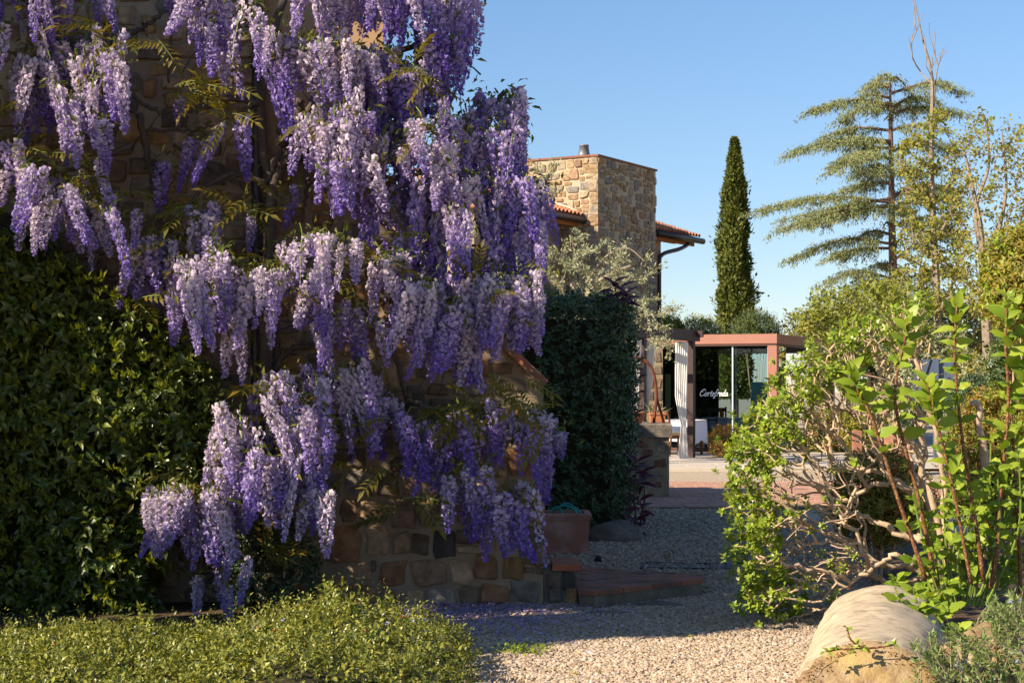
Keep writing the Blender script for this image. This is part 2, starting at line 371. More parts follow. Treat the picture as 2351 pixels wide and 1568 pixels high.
# pebbles
def pebbles():
    mb = MB(); a = (1+5**.5)/2
    ico = nz(np.array([(-1,a,0),(1,a,0),(-1,-a,0),(1,-a,0),(0,-1,a),(0,1,a),(0,-1,-a),(0,1,-a),(a,0,-1),(a,0,1),(-a,0,-1),(-a,0,1)], float))
    fi = np.array([(0,11,5),(0,5,1),(0,1,7),(0,7,10),(0,10,11),(1,5,9),(5,11,4),(11,10,2),(10,7,6),(7,1,8),(3,9,4),(3,4,2),(3,2,6),(3,6,8),(3,8,9),(4,9,5),(2,4,11),(6,2,10),(8,6,7),(9,8,1)])
    for (x0, x1, y0, y1, n, s0, s1) in ((-1.3,2.7,7.5,9.6,50000,.0058,.0130), (-.7,3.0,9.6,12.5,38000,.0068,.0150), (.2,3.2,12.5,20,24000,.010,.022)):
        if y0 > 9:
            ico = nz(np.array([(-1,-1,-1),(1,-1,-1),(1,1,-1),(-1,1,-1),(-1,-1,1),(1,-1,1),(1,1,1),(-1,1,1)], float)); fi = np.array([(0,3,2,1),(4,5,6,7),(0,1,5,4),(1,2,6,5),(2,3,7,6),(3,0,4,7)])
        x = rng.uniform(x0, x1, n); y = rng.uniform(y0, y1, n)
        k = ~inpoly(x, y, PLAT) & ~((y > 11) & (x < .22)) & (x > -1.25 - (y-7.5)*-.2)
        k &= (x/y*F + CX > 920) & (x/y*F + CX < 2000)
        x, y = x[k], y[k]; n = len(x); s = rng.uniform(s0, s1, n)*rng.uniform(.7, 1.25, n)
        v = ico[None]*rng.uniform(.72, 1.2, (n, len(ico), 1))*np.stack([rng.uniform(.8,1.35,n), rng.uniform(.7,1.1,n), rng.uniform(.45,.8,n)], 1)[:, None]
        th = rng.uniform(0, 6.28, n); c, si = np.cos(th), np.sin(th); tl = rng.normal(0, .35, n)
        vx = v[..., 0]*c[:, None] - v[..., 1]*si[:, None]; vy = v[..., 0]*si[:, None] + v[..., 1]*c[:, None]; vz = v[..., 2] + vx*tl[:, None]*.6
        V = np.stack([vx, vy, vz], -1)*s[:, None, None]; V[..., 0] += x[:, None]; V[..., 1] += y[:, None]; V[..., 2] += (s*.35 + rng.uniform(0, .006, n))[:, None]
        mb.add(V.reshape(-1, 3), (fi[None] + (np.arange(n)*len(ico))[:, None, None]).reshape(-1, fi.shape[1]))
    o = mb.build("gravel", M_pebble); tag(o, "loose pale pebbles of the gravel path beside the low hedge", kind="stuff")
pebbles()

# brick pavement
bed = MB(); bed.add(*box((BR_X0, BR_Y0, -.05), (BR_X1, BR_Y1, .022)))
pav = bed.build("brick_pavement", M_wellmortar); tag(pav, "red brick paving strip crossing the gravel beside the well", kind="structure")
bricks = []
y = BR_Y0
row = 0
while y < BR_Y1 - .1:
    x = BR_X0 + (row % 2)*.14 + R.uniform(0, .05)
    while x < BR_X1 - .3:
        bricks.append((x, y)); x += .285
    y += .145 + (.03 if row == 2 else 0); row += 1
bricks.sort(key=lambda q: abs(q[0] - 2.2)*1.2 + (q[1] - BR_Y0))
bme = MB(); bme.add(*bbox_bev((0, 0, 0), (.275, .135, .03), .006)); bme = bme.mesh("brick", M_pave)
stuff = MB()
for i, (x, y) in enumerate(bricks):
    if i < 290:
        link("brick", bme, pav, Matrix.Translation((x, y, .008 + R.uniform(0, .004))))
    else: stuff.add(*bbox_bev((x, y, .008), (x+.275, y+.135, .04), .006))
tag(stuff.build("brick_rows", M_pave, pav), kind="stuff")
tb = MB(); tb.add(*prism([(-2, 29.2), (6.1, 29.2), (6.2, 33.2), (14, 33.2), (14, 52), (-2, 52)], -.05, .05))
terr = tb.build("terrace_paving", M_terrace); tag(terr, "grey stone terrace in front of the glass pavilion", kind="structure")
# slab joints raised as slabs
sl_me = MB(); sl_me.add(*bbox_bev((0, 0, 0), (.985, .585, .02), .005)); sl_me = sl_me.mesh("slab", M_terrace)
for i in range(8):
    for j in range(7):
        link("slab", sl_me, terr, Matrix.Translation((1.6 + j + (i % 2)*.4 - .9, 29.22 + i*.6, .045)))

# ------------------------------------------------------------------ stones on walls
def stone_geo(w, h, d, jit=.10, k=10):
    th = np.arange(k)*2*math.pi/k + rng.uniform(0, .5)
    e = .34
    cx = np.sign(np.cos(th))*np.abs(np.cos(th))**e*w/2; cz = np.sign(np.sin(th))*np.abs(np.sin(th))**e*h/2
    j = 1 + rng.normal(0, jit, k).clip(-.2, .13); cx, cz = cx*j, cz*j
    v = []; f = []
    for s, dep in ((1.0, -.02), (.97, d*.65), (.80, d)):
        v += [(a*s, -dep*(1 if s > .9 else rng.uniform(.85, 1.15)), b*s) for a, b in zip(cx, cz)]
    for r in range(2):
        for i in range(k): f.append((r*k+i, r*k+(i+1) % k, (r+1)*k+(i+1) % k, (r+1)*k+i))
    f.append(tuple(2*k+i for i in range(k)))
    return v, f
PAL = {'r': (.31,.165,.085), 't': (.42,.29,.175), 'b': (.29,.19,.12), 'd': (.17,.125,.09), 'g': (.21,.18,.15), 'k': (.075,.068,.062), 'w': (.62,.60,.56), 'o': (.36,.22,.09), 'l': (.36,.31,.25)}
def tower_cols(): 
    c = R.choice([(.47,.34,.20),(.42,.29,.17),(.38,.31,.23),(.39,.25,.16),(.34,.28,.22),(.48,.38,.25),(.44,.35,.24),(.30,.27,.24)])
    q = R.uniform(.75, 1.15); return tuple(a*q for a in c)

def pack(w, h, n, smin, smax, gap, fixed=(), ok=None, amax=2.2):
    """irregular masonry: seeds that grow until they meet their neighbours"""
    rc = [list(q) for q in fixed]; nf = len(rc)
    for _ in range(n*30):
        if len(rc) - nf >= n: break
        a, b, s = R.uniform(0, w), R.uniform(0, h), smin*.5
        q = [a-s/2, b-s*.35, a+s/2, b+s*.35]
        if q[0] < 0 or q[1] < 0 or q[2] > w or q[3] > h or (ok and not ok(*q)): continue
        if any(q[0] < p[2]+gap and q[2] > p[0]-gap and q[1] < p[3]+gap and q[3] > p[1]-gap for p in rc): continue
        rc.append(q)
    A = np.array(rc); lim = np.array([R.uniform(smin, smax) for _ in rc]); step = smin*.10
    for it in range(40):
        for i in np.random.default_rng(it).permutation(np.arange(nf, len(A))):
            for e in R.sample(range(4), 4):
                q = A[i].copy(); q[e] += step*(-1 if e < 2 else 1)
                W_, H_ = q[2]-q[0], q[3]-q[1]
                if q[0] < 0 or q[1] < 0 or q[2] > w or q[3] > h or W_ > lim[i]*1.25 or H_ > lim[i] or W_ > amax*H_+.02 or H_ > 1.3*W_: continue
                if ok and not ok(*q): continue
                hit = (q[0] < A[:, 2]+gap) & (q[2] > A[:, 0]-gap) & (q[1] < A[:, 3]+gap) & (q[3] > A[:, 1]-gap); hit[i] = False
                if not hit.any(): A[i] = q
    return A[nf:]
house_base = Vector((-2.5, 11, 0))
house = thing("stone_house", "stone house with ochre stucco upper wall, draped in purple wisteria", "house", house_base)
WY = 11.0
def W(px, py): p = P(px, py, WY); return p.x, p.z
x_r, z_r = W(1247, 888); x_s, z_s = W(722, 374); x_l, _ = W(602, 374)
zt = 4.08
poly = [(-6.5, -.1), (x_r, -.1), (x_r, z_r), (x_s, z_s), (x_l, z_s), (x_l, zt), (-6.5, zt)]
mb = MB(); n = len(poly)
mb.add([(a, WY, b) for a, b in poly] + [(a, WY+.34, b) for a, b in poly],
       [tuple(range(n)), tuple(range(n, 2*n))[::-1]] + [(i, n+i, n+(i+1) % n, (i+1) % n) for i in range(n)])
mb.build("wall", M_mortar, house)
foot = [(-6.5, WY+.1), (-.84, WY+.1), (-.96, 13), (-1.3, 17), (-1.6, 21), (-6.5, 21)]
mb = MB(); mb.add(*prism([(-6.5, WY+.1), (-.84, WY+.1), (-.88, 11.7), (-6.5, 11.7)], -.1, 4.08)); mb.build("stucco_wall", M_stucco, house)
foot[0] = (-6.5, 11.703); foot[1] = (-.883, 11.703)
mb = MB(); mb.add(*prism(foot, -.1, 3.2)); mb.build("rear_wall", M_stucco, house)  # unseen rear block, depth and height shaped for its shade on the gravel
mb = MB(); mb.add(*prism([(-6.7, WY-.12), (-.78, WY-.12), (-.80, 11.75), (-6.7, 11.75)], 4.083, 4.15)); mb.build("roof", M_tile, house)
mb = MB(); mb.add(*prism([(-6.7, 11.76), (-.90, 11.76), (-1.55, 21.2), (-6.7, 21.2)], 3.203, 3.3)); mb.build("roof", M_tile, house)
z4 = lambda x0, y0, x1, y1, c: (734.7 + x0*.2733, 1010.2 + y0*.2733, 734.7 + x1*.2733, 1010.2 + y1*.2733, c)
known = [z4(*q) for q in ((200,255,460,465,'g'),(490,275,665,470,'d'),(705,300,830,470,'b'),(590,150,740,265,'d'),(175,500,325,680,'b'),(350,510,560,680,'t'),
 (600,490,810,740,'b'),(815,515,1000,720,'d'),(70,720,340,1025,'r'),(380,710,580,970,'t'),(610,770,760,960,'t'),(770,790,915,960,'d'),(945,770,1130,985,'k'),
 (1150,750,1290,870,'d'),(1310,720,1380,870,'g'),(1145,885,1420,945,'t'),(1300,955,1500,1165,'r'),(1535,990,1705,1165,'o'),(1720,930,1800,1050,'g'),
 (1810,880,1880,1060,'l'),(1715,1065,1795,1110,'w'),(1815,1070,1885,1120,'w'),(275,1020,425,1180,'t'),(432,1010,470,1100,'g'),(495,1010,735,1230,'r'),
 (770,1000,1070,1230,'b'),(1090,990,1290,1200,'t'),(1170,1220,1340,1400,'b'),(1350,1205,1590,1370,'r'),(1600,1180,1830,1360,'g'),(890,1240,1130,1390,'l'),
 (1740,710,1880,880,'d'),(1790,520,1885,700,'t'),(1700,350,1885,500,'t'),(1150,470,1260,700,'r'),(1420,500,1560,690,'b'),(1040,290,1140,470,'b'),(480,1250,690,1400,'b'),(720,1250,870,1400,'t'),(250,1210,460,1390,'r'))]
def slope_ok(x0, y0, x1, y1):
    if x1 > 1240: return False
    if y0 < 384:
        return x1 < 596
    return x1 < 722 + (y0 - 384)/.96 - 8
ox, oy = -70, -60
okf = lambda a, b, c, d: slope_ok(a+ox, b+oy, c+ox, d+oy) and not (b+oy > 1330 and False)
for q in pack(1320, 1460, 400, 56, 128, 6, [(a-ox, b-oy, c-ox, d-oy) for a, b, c, d, _ in known], okf):
    if q[2]-q[0] > 22 and q[3]-q[1] > 20: known.append((q[0]+ox, q[1]+oy, q[2]+ox, q[3]+oy, R.choice('rtbbdgto')))
known.sort(key=lambda q: -(q[2]-q[0])*(q[3]-q[1])*(2 if q[0] > 250 else 1))
st_stuff = MB(); cnt = 0
for (a, b, c, d, ch) in known:
    x0, z1 = W(a, b); x1, z0 = W(c, d)
    g = MB(); V, f = stone_geo((x1-x0)*1.03, (z1-z0)*1.03, R.uniform(.012, .035), .12); V = np.array(V) + ((x0+x1)/2, WY, (z0+z1)/2)
    cnt += 1
    q = R.uniform(.8, 1.2)
    if cnt <= 299: g.add(V, f); o = g.build("stone", M_stone, house); o.color = (*[k*q for k in PAL[ch]], 1)
    else: st_stuff.add(V, f)
if st_stuff.c:
    o = st_stuff.build("stone_rows", M_stone, house); o.color = (.22,.14,.09,1); tag(o, kind="stuff")
# cap bricks along ledge and slope
cb = MB(); cb.add(*bbox_bev((-.13, -.06, 0), (.13, .36, .05), .008)); cb = cb.mesh("cap_brick", M_brick)
L = Vector((x_r - x_s, 0, z_r - z_s)); nb = int(L.length/.268); ang = math.atan2(-L.z, L.x)
for i in range(nb + 1):
    p = Vector((x_s, WY, z_s)) + L*((i+.5)/(nb+1))
    link("cap_brick", cb, house, Matrix.Translation(p) @ Matrix.Rotation(ang + R.uniform(-.03, .03), 4, 'Y'))
for i in range(2):
    link("cap_brick", cb, house, Matrix.Translation((x_l + .13 + i*.2, WY, z_s)))
# drainpipe
pp = spline([P(592, -120, 10.93), P(590, 300, 10.93), P(588, 800, 10.93), P(586, 1330, 10.93)], 12)
mb = MB(); mb.add(*tube(pp, .036, 10)); dp = mb.build("drainpipe", M_dkmetal, house, True)
for yy in (150, 560, 980):
    c = P(590, yy, 10.93); mb = MB(); mb.add(*tube([c - Vector((0,0,.02)), c + Vector((0,0,.02))], .046, 10)); mb.build("bracket", M_dkmetal, dp)

# ------------------------------------------------------------------ growing branches towards tips
class Tree:
    def __init__(s): s.p = []; s.par = []; s.chains = []; s.rmin = []
    def chain(s, pts, r0=0.0, r1=0.0, parent=-1):
        idx = []
        for i, q in enumerate(pts):
            s.p.append(np.array(tuple(q))); s.par.append(parent); parent = len(s.p)-1; idx.append(parent)
            s.rmin.append(r0 + (r1-r0)*i/max(1, len(pts)-1))
        s.chains.append(idx); return idx
    def nearest(s, q, bias=None):
        A = np.array(s.p); d = np.linalg.norm(A - q, axis=1)
        if bias is not None: d = d + bias(A, q)
        return int(d.argmin())
    def grow(s, tips, wig=.12, seg=.12, bias=None, sag=0.0):
        ends = []
        for t in tips:
            t = np.array(t, float); k = s.nearest(t, bias); a = s.p[k]; D = t - a; L = np.linalg.norm(D); n = max(2, int(L/seg))
            off = np.zeros(3); pts = []
            for i in range(1, n+1):
                off = off + rng.normal(0, wig*L/n**.5/3, 3); u = i/n
                pts.append(a + D*u + off*math.sin(math.pi*u) + np.array((0, 0, -sag*L*math.sin(math.pi*u))))
            s.par.append(k); s.p.append(pts[0]); s.rmin.append(0); idx = [k, len(s.p)-1]
            for q in pts[1:]:
                s.p.append(q); s.par.append(idx[-1]); s.rmin.append(0); idx.append(len(s.p)-1)
            s.chains.append(idx); ends.append((pts[-1], nz(pts[-1]-pts[-2])))
        return ends
    def mesh(s, mb, rtip, power=.42, k=5, rmax=9):
        cnt = np.zeros(len(s.p)); kids = np.zeros(len(s.p), int)
        for i, q in enumerate(s.par):
            if q >= 0: kids[q] += 1
        for i in range(len(s.p)):
            if kids[i] == 0:
                j = i
                while j >= 0: cnt[j] += 1; j = s.par[j]
        r = np.maximum(np.minimum(rtip*np.maximum(cnt, 1)**power, rmax), np.array(s.rmin))
        for c in s.chains:
            if len(c) < 2: continue
            rr = r[c].copy()
            if s.par[c[1]] == c[0] and len(c) > 1: rr[0] = min(rr[0], rr[1]*1.25)
            mb.add(*tube([s.p[i] for i in c], rr, k if rr.max() > .01 else 4, False))

def wpath(pts, Y, n=None): return spline([P(a, b, Y if not isinstance(Y, (list, tuple)) else Y[i]) for i, (a, b) in enumerate(pts)], n or 4*len(pts))

# ------------------------------------------------------------------ wisteria
wist = thing("wisteria", "old wisteria vine hung with long lilac flower clusters, covering the stone house", "climbing plant", P(575, 1395, 10.8))
trunk_paths = [([(560,1410),(572,1250),(592,1100),(604,900),(612,700),(618,520),(640,400),(690,290)], 10.75, .055, .03),
               ([(600,1400),(612,1200),(622,1000),(630,800),(616,600),(622,450),(600,300),(612,150),(650,0)], 10.82, .04, .025)]
for pts, Y, a, b in trunk_paths:
    q = wpath(pts, Y, 30); q = [v + Vector((R.uniform(-.012, .012), R.uniform(-.01, .01), 0)) for v in q]
    mb = MB(); mb.add(*tube(q, np.linspace(a, b, 31), 9)); mb.build("trunk", M_bark, wist, True)
br = [([(600,240),(540,225),(470,245),(380,256),(330,240),(290,200)], 10.8, .024, .012), ([(322,262),(335,340),(350,420),(372,500),(400,535),(440,560)], 10.75, .024, .016),
      ([(240,110),(280,85),(330,62),(372,30),(420,-20)], 10.85, .022, .012), ([(395,-20),(393,80),(388,190)], 10.9, .012, .008),
      ([(690,230),(682,290),(646,352),(610,420)], 10.75, .035, .02), ([(640,300),(690,345),(705,400),(700,470)], 10.78, .022, .014),
      ([(720,370),(780,430),(850,495),(905,560),(955,603),(1040,660)], 10.7, .036, .02), ([(620,560),(700,620),(770,650),(850,715),(900,800),(935,920),(950,1000)], 10.75, .028, .014),
      ([(620,860),(670,800),(720,790),(760,760)], 10.8, .022, .012), ([(590,960),(545,880),(500,860),(470,830)], 10.8, .02, .012),
      ([(640,330),(760,200),(880,130),(1000,90),(1095,10)], 10.7, .03, .012), ([(640,380),(800,300),(960,250),(1080,290),(1150,215),(1180,225)], 10.7, .028, .008),
      ([(700,420),(860,360),(1000,380),(1120,420),(1220,430)], 10.72, .026, .01), ([(955,603),(1050,640),(1150,650),(1220,690)], 10.6, .02, .01),
      ([(935,920),(1020,950),(1120,970),(1230,1000),(1290,1030)], 10.65, .02, .008), ([(612,1000),(680,1010),(760,900),(850,850)], 10.7, .02, .01),
      ([(572,1250),(480,1180),(430,1110)], 10.65, .022, .012), ([(420,1300),(385,1265),(340,1240),(300,1210)], 10.6, .02, .012), ([(560,1400),(470,1350),(420,1300)], 10.7, .03, .02),
      ([(612,420),(520,400),(430,470),(370,560)], 10.7, .018, .01), ([(290,200),(200,160),(100,150),(20,120)], 10.6, .018, .01), ([(300,330),(200,380),(80,400),(-20,380)], 10.55, .018, .01),
      ([(640,1000),(700,940),(760,930)], 10.7, .012, .008), ([(330,300),(430,300),(500,290)], 10.8, .012, .007), ([(400,330),(470,380),(540,420),(600,470)], 10.85, .014, .008)]
for pts, Y, a, b in br:
    n = 6*len(pts); q = wpath(pts, Y, n); q = [v + Vector((R.gauss(0, .006), R.gauss(0, .01), R.gauss(0, .006))) for v in q]
    mb = MB(); mb.add(*tube(q, np.linspace(a, b, n+1), 7)); mb.build("branch", M_bark, wist, True)
tw = MB()
for i in range(90):
    a, b = R.uniform(300, 1150), R.uniform(150, 1000)
    q = [P(a, b, 10.9)]; d = Vector((R.gauss(0, 1), R.gauss(0, .3), R.gauss(0, 1))).normalized()
    for k in range(6): d = (d + Vector((R.gauss(0, .3), R.gauss(0, .1), R.gauss(0, .3)))).normalized(); q.append(q[-1] + d*.07)
    if q[-1].y > 10.98: continue
    tw.add(*tube(q, np.linspace(.006, .002, 7), 4, False))
tag(tw.build("twigs", M_bark, wist), kind="stuff")

T_banner = (np.array([(0,0,0), (-.50,.36,-.10), (.50,.36,-.10), (-.34,.84,-.16), (.34,.84,-.16), (0,.45,.08)], float), np.array([(0,5,1),(1,5,3),(3,5,4),(4,5,2),(2,5,0)]))
T_keel = (np.array([(0,.02,.04), (-.20,.45,-.02), (0,.48,.14), (.20,.45,-.02), (0,.95,.02)], float), np.array([(0,2,4,1),(0,3,4,2)]))
def raceme(seed, n=150, sparse=1.0, curve=.0):
    g = np.random.default_rng(seed); mb = MB(); n = int(n*sparse)
    t = (np.arange(n) + g.uniform(0, 1, n))/n; t = t**.95
    prof = np.minimum(1, .5 + t/.10)*(1 - t**1.8)**.7
    r = (.090*prof + .008)*g.uniform(.7, 1.2, n)
    th = np.arange(n)*2.39996 + g.normal(0, .35, n)
    cx = curve*t**2
    pos = np.stack([r*.62*np.cos(th)+cx, r*.62*np.sin(th), -t + g.normal(0, .010, n)], 1)
    o3 = np.stack([np.cos(th), np.sin(th), np.zeros(n)], 1)
    up = o3*(.55 + g.normal(0, .25, (n, 1))) + np.stack([np.zeros(n), np.zeros(n), .75 - .9*t], 1) + g.normal(0, .28, (n, 3))
    size = (.070 - .032*t**1.6)*g.uniform(.7, 1.2, n)
    base = .08 + .62*t**1.5
    leaves(mb, T_banner, pos, up, o3 + g.normal(0, .30, (n, 3)) + (0, 0, .15), size, 0, base + .001, 1.4)
    leaves(mb, T_keel, pos, o3 + (0, 0, -.35) + g.normal(0, .25, (n, 3)), o3*.3 + (0, 0, 1), size*.9, 0, base + .32, 1.4)
    q = [(curve*u*u, 0, .06 - u*1.02) for u in np.linspace(0, 1, 6)]
    mb.add(*tube(q, np.linspace(.010, .004, 6), 3, False), mi=1)
    return mb.mesh("flower_cluster", [M_petal, M_greenstem])
RAC = [raceme(s, 165, sp, cv) for s, sp, cv in ((1,1,0),(2,1,.08),(3,.9,-.08),(4,1.05,.03),(5,.75,-.12),(6,1.1,0),(7,.95,.12),(8,.6,.05))]
RSP = [raceme(20, 60, 1, .1), raceme(21, 45, 1, -.1)]
# groups of hanging clusters: x0,x1,top,bottom,count,distance
GR = [(885,950,-60,95,4,10.55),(940,1000,100,240,2,10.5),(330,520,1120,1290,4,9.95),(500,620,930,1200,4,10.0),(640,770,860,1260,5,10.1),(60,270,380,600,5,10.1),(75,290,50,330,6,10.2),(850,960,430,600,4,10.5),(900,1000,560,660,3,10.45),(0,60,330,470,2,10.1),(420,520,-60,130,3,10.25),(300,400,560,720,3,10.25),(0,60,-50,60,2,10.3),(90,180,80,200,3,10.35),(20,80,215,330,2,10.3),(160,215,120,240,2,10.35),(262,300,180,290,1,10.3),(120,170,300,400,1,10.35),(75,160,-40,110,4,10.2),(205,250,-40,75,2,10.3),(15,45,-60,30,1,10.2),(0,20,60,225,1,10.1),(40,110,150,300,4,10.2),(110,200,110,260,4,10.3),(125,185,200,390,3,10.05),
 (200,240,210,410,2,10.0),(215,285,115,300,3,9.95),(0,15,390,470,1,10.0),(45,110,380,560,3,9.95),(60,180,440,585,5,10.0),(175,215,450,545,2,10.0),(215,265,455,650,2,9.95),(295,335,480,570,1,10.1),
 (365,400,-50,45,1,10.3),(420,520,-60,100,4,10.1),(440,500,40,200,2,10.2),(490,530,60,210,2,10.3),(550,588,-20,180,2,9.95),(590,635,20,220,2,10.0),(605,640,110,330,2,10.1),
 (385,445,230,305,1,10.4),(435,470,310,430,2,10.5),(485,530,285,430,1,10.3),(535,580,280,430,1,10.3),(360,395,370,490,1,10.5),(430,510,480,595,4,10.2),(560,595,500,600,1,10.4),(668,688,420,510,1,10.4),
 (670,780,-60,100,4,10.1),(780,880,-60,85,4,10.2),(880,980,-60,110,4,10.3),(980,1100,-60,200,5,10.5),(1060,1100,0,180,2,10.5),(640,720,100,235,4,10.2),(725,800,90,270,4,10.2),(800,870,110,285,4,10.3),
 (860,1000,150,310,6,10.4),(960,1060,100,230,4,10.5),(1020,1050,150,220,1,10.5),(690,780,255,410,4,10.2),(740,800,290,510,4,10.1),(790,830,215,375,2,9.95),(830,862,250,330,1,10.1),(790,890,330,490,4,10.15),
 (925,985,275,360,2,9.95),(900,960,330,410,3,10.1),(980,1040,350,480,3,10.1),(1000,1100,250,410,5,10.4),(1100,1200,215,410,6,10.6),(1060,1200,310,500,6,10.5),(950,1080,400,610,6,10.25),(1080,1180,400,610,5,10.3),
 (1180,1258,410,570,5,10.4),(1130,1250,500,660,6,10.4),(1000,1080,500,660,4,10.2),(1060,1150,560,690,3,10.3),(880,960,290,430,4,10.45),(890,955,410,530,3,10.5),(870,940,120,260,3,10.5),(960,1010,500,620,2,10.45),
 (290,400,560,690,5,10.2),(385,420,660,790,2,10.1),(415,545,600,815,6,9.8),(470,520,570,700,2,9.85),(560,655,620,785,4,9.8),(440,500,540,640,3,10.1),(640,690,560,690,2,10.1),(685,735,550,660,2,9.85),(725,775,550,700,2,9.8),
 (775,832,545,665,2,9.85),(700,760,640,770,3,10.0),(780,830,680,840,2,10.05),(715,765,730,860,2,10.05),(510,570,740,890,2,10.2),(855,930,600,750,4,10.05),(895,945,595,710,2,9.95),(930,1010,640,865,5,10.0),
 (860,890,720,840,1,10.1),(980,1060,700,870,4,10.1),(1060,1120,690,890,4,10.2),(1040,1240,640,800,9,10.2),(1110,1170,640,800,3,10.1),(1170,1240,660,805,4,10.1),
 (590,660,870,1060,4,10.2),(690,750,860,1060,3,10.2),(650,700,980,1140,3,10.05),(700,765,930,1150,3,10.0),(580,640,1030,1200,3,9.9),(500,590,960,1110,4,10.1),(620,720,1050,1255,4,10.0),(700,765,1130,1265,3,10.0),
 (760,870,840,1070,6,10.25),(500,560,1090,1215,3,10.05),(330,390,1150,1275,3,9.95),(385,440,1120,1250,3,9.9),(430,520,1150,1305,5,9.9),(550,590,1270,1380,1,10.0),(437,470,1335,1435,1,10.1),(487,540,1335,1430,2,10.1),
 (870,930,930,1080,3,10.35),(930,1030,960,1095,4,10.3),(955,990,1020,1150,2,10.35),(1030,1060,960,1110,2,10.35),(1050,1265,950,1090,8,10.4),(1060,1120,1080,1225,2,10.35),(1010,1050,1090,1225,1,10.35),(1100,1230,1120,1295,5,10.35),(1210,1255,1000,1150,2,10.4),(1265,1300,1000,1060,1,10.4)]
nr = 0; tops = []; filler = []; placed = []
for (x0, x1, t0, b0, n, Y) in GR:
    n = n + 1 + (n > 3) if n > 2 else n
    for i in range(n):
        px = x0 + (x1-x0)*((i+.5)/n + R.uniform(-.3, .3)/n) if n > 1 else (x0+x1)/2
        H = b0 - t0
        Lp = min(H*R.uniform(.8, 1.1), R.uniform(105, 215))
        top = t0 + (H - Lp)*((i*0.618) % 1.0)*R.uniform(.7, 1) + R.uniform(-18, 22)
        yy = Y + R.uniform(-.14, .16)
        p = P(px, top, yy); Lm = Lp/F*yy
        s = R.uniform(.38, .58)*(1.0 if Lp > 110 else .85)
        me = R.choice(RAC) if R.random() > .05 else R.choice(RSP)
        m = Matrix.Translation(p) @ Matrix.Rotation(R.gauss(0, .12), 4, 'X') @ Matrix.Rotation(R.gauss(0, .17), 4, 'Y') @ Matrix.Rotation(R.uniform(0, 6.28), 4, 'Z') @ Matrix.Diagonal((s, s, Lm, 1))
        nr += 1; placed.append((yy, me, m))
        tops.append((px, top, yy))
placed.sort(key=lambda q: q[0])
for i, (yy, me, m) in enumerate(placed):
    if i < 300: link("flower_cluster", me, wist, m)
    else: filler.append((me, m))
def join_stuff(name, items, mats, parent):
    mb = MB()
    for me, m in items:
        k = len(me.vertices); v = np.empty(k*3, np.float32); me.vertices.foreach_get("co", v); v = v.reshape(-1, 3)
        A = np.array(m); v = v @ A[:3, :3].T + A[:3, 3]
        tn = np.zeros(k, np.float32)
        if "tone" in me.attributes: me.attributes["tone"].data.foreach_get("value", tn)
        npol = len(me.polygons); lt = np.empty(npol, np.int32); me.polygons.foreach_get("loop_total", lt)
        lv = np.empty(len(me.loops), np.int32); me.loops.foreach_get("vertex_index", lv); mi = np.empty(npol, np.int32); me.polygons.foreach_get("material_index", mi)
        mb.v.append(v.astype(float)); mb.t.append(tn + (R.uniform(-.2, .2) if tn.any() else 0)); mb.l.append(lv.astype(np.int64) + mb.c); mb.n.append(lt); mb.m.append(mi); mb.c += k
    return tag(mb.build(name, mats, parent), kind="stuff")
# a fuller back layer close to the wall, one mass
for (x0, x1, t0, b0, n, Y) in GR:
    if x0 > 640 and b0 - t0 > 120 and t0 < 860 or t0 > 940 and x0 > 1040:
        for i in range(max(1, n//2)):
            yy = min(Y + R.uniform(.2, .4), 10.92); p = P(R.uniform(x0, x1), t0 + R.uniform(-10, 40), yy); Lm = min(b0 - t0 - 20, R.uniform(110, 190))/F*yy
            filler.append((R.choice(RAC), Matrix.Translation(p) @ Matrix.Rotation(R.uniform(0, 6.28), 4, 'Z') @ Matrix.Diagonal((.55, .55, Lm, 1))))
join_stuff("flowers", filler, [M_petal, M_greenstem], wist)
# compound leaves
def comp_leaf(seed):
    g = np.random.default_rng(seed); mb = MB(); n = 6
    pts = [(0, u, -.30*u*u) for u in np.linspace(0, 1, 7)]; mb.add(*tube(pts, .008, 3, False), mi=1)
    pos = []; ax = []; nr_ = []; sz = []
    for i in range(n):
        u = .25 + .7*i/(n-1)
        for s in (-1, 1):
            pos.append((0, u, -.30*u*u)); ax.append((s, .55 + g.uniform(-.1, .2), -.25 + g.uniform(-.3, .2))); nr_.append((g.uniform(-.3, .3), -.2, 1)); sz.append(g.uniform(.30, .42)*(1 - .25*abs(u-.6)))
    pos.append((0, 1, -.3)); ax.append((0, 1, -.6)); nr_.append((0, .3, 1)); sz.append(.42)
    leaves(mb, T_leaf(.17, .05, -.12), np.array(pos), np.array(ax), np.array(nr_), np.array(sz))
    return mb.mesh("leaf", [F_wleaf, M_greenstem])
CL = [comp_leaf(i) for i in range(5)]
lp = [(70,355),(40,345),(120,345),(210,430),(250,435),(170,420),(140,470),(450,215),(480,210),(430,195),(530,270),(500,265),(410,545),(380,560),(590,470),(560,480),(510,485),(620,600),(640,900),(680,925),(610,890),(660,930),
      (1000,940),(1060,930),(1110,915),(1150,900),(460,1100),(500,1085),(420,1095),(540,1110),(960,150),(990,170),(930,170),(1000,300),(960,320),(570,620),(460,585),(530,600),(780,640),(830,600),(300,560),(230,60),(215,90),(250,95),(90,40),
      (900,1070),(880,980),(920,1160),(950,1150),(1180,880),(1200,930),(1010,560),(1080,640),(1110,690),(870,600),(700,270),(660,470),(580,140),(360,90),(700,120),(880,440),(960,690),(800,1080),(560,1140),(600,1270),(620,1290),(1230,990),(1190,1130),(520,640),(650,660),(300,690),(60,240),(180,170),(430,470)]
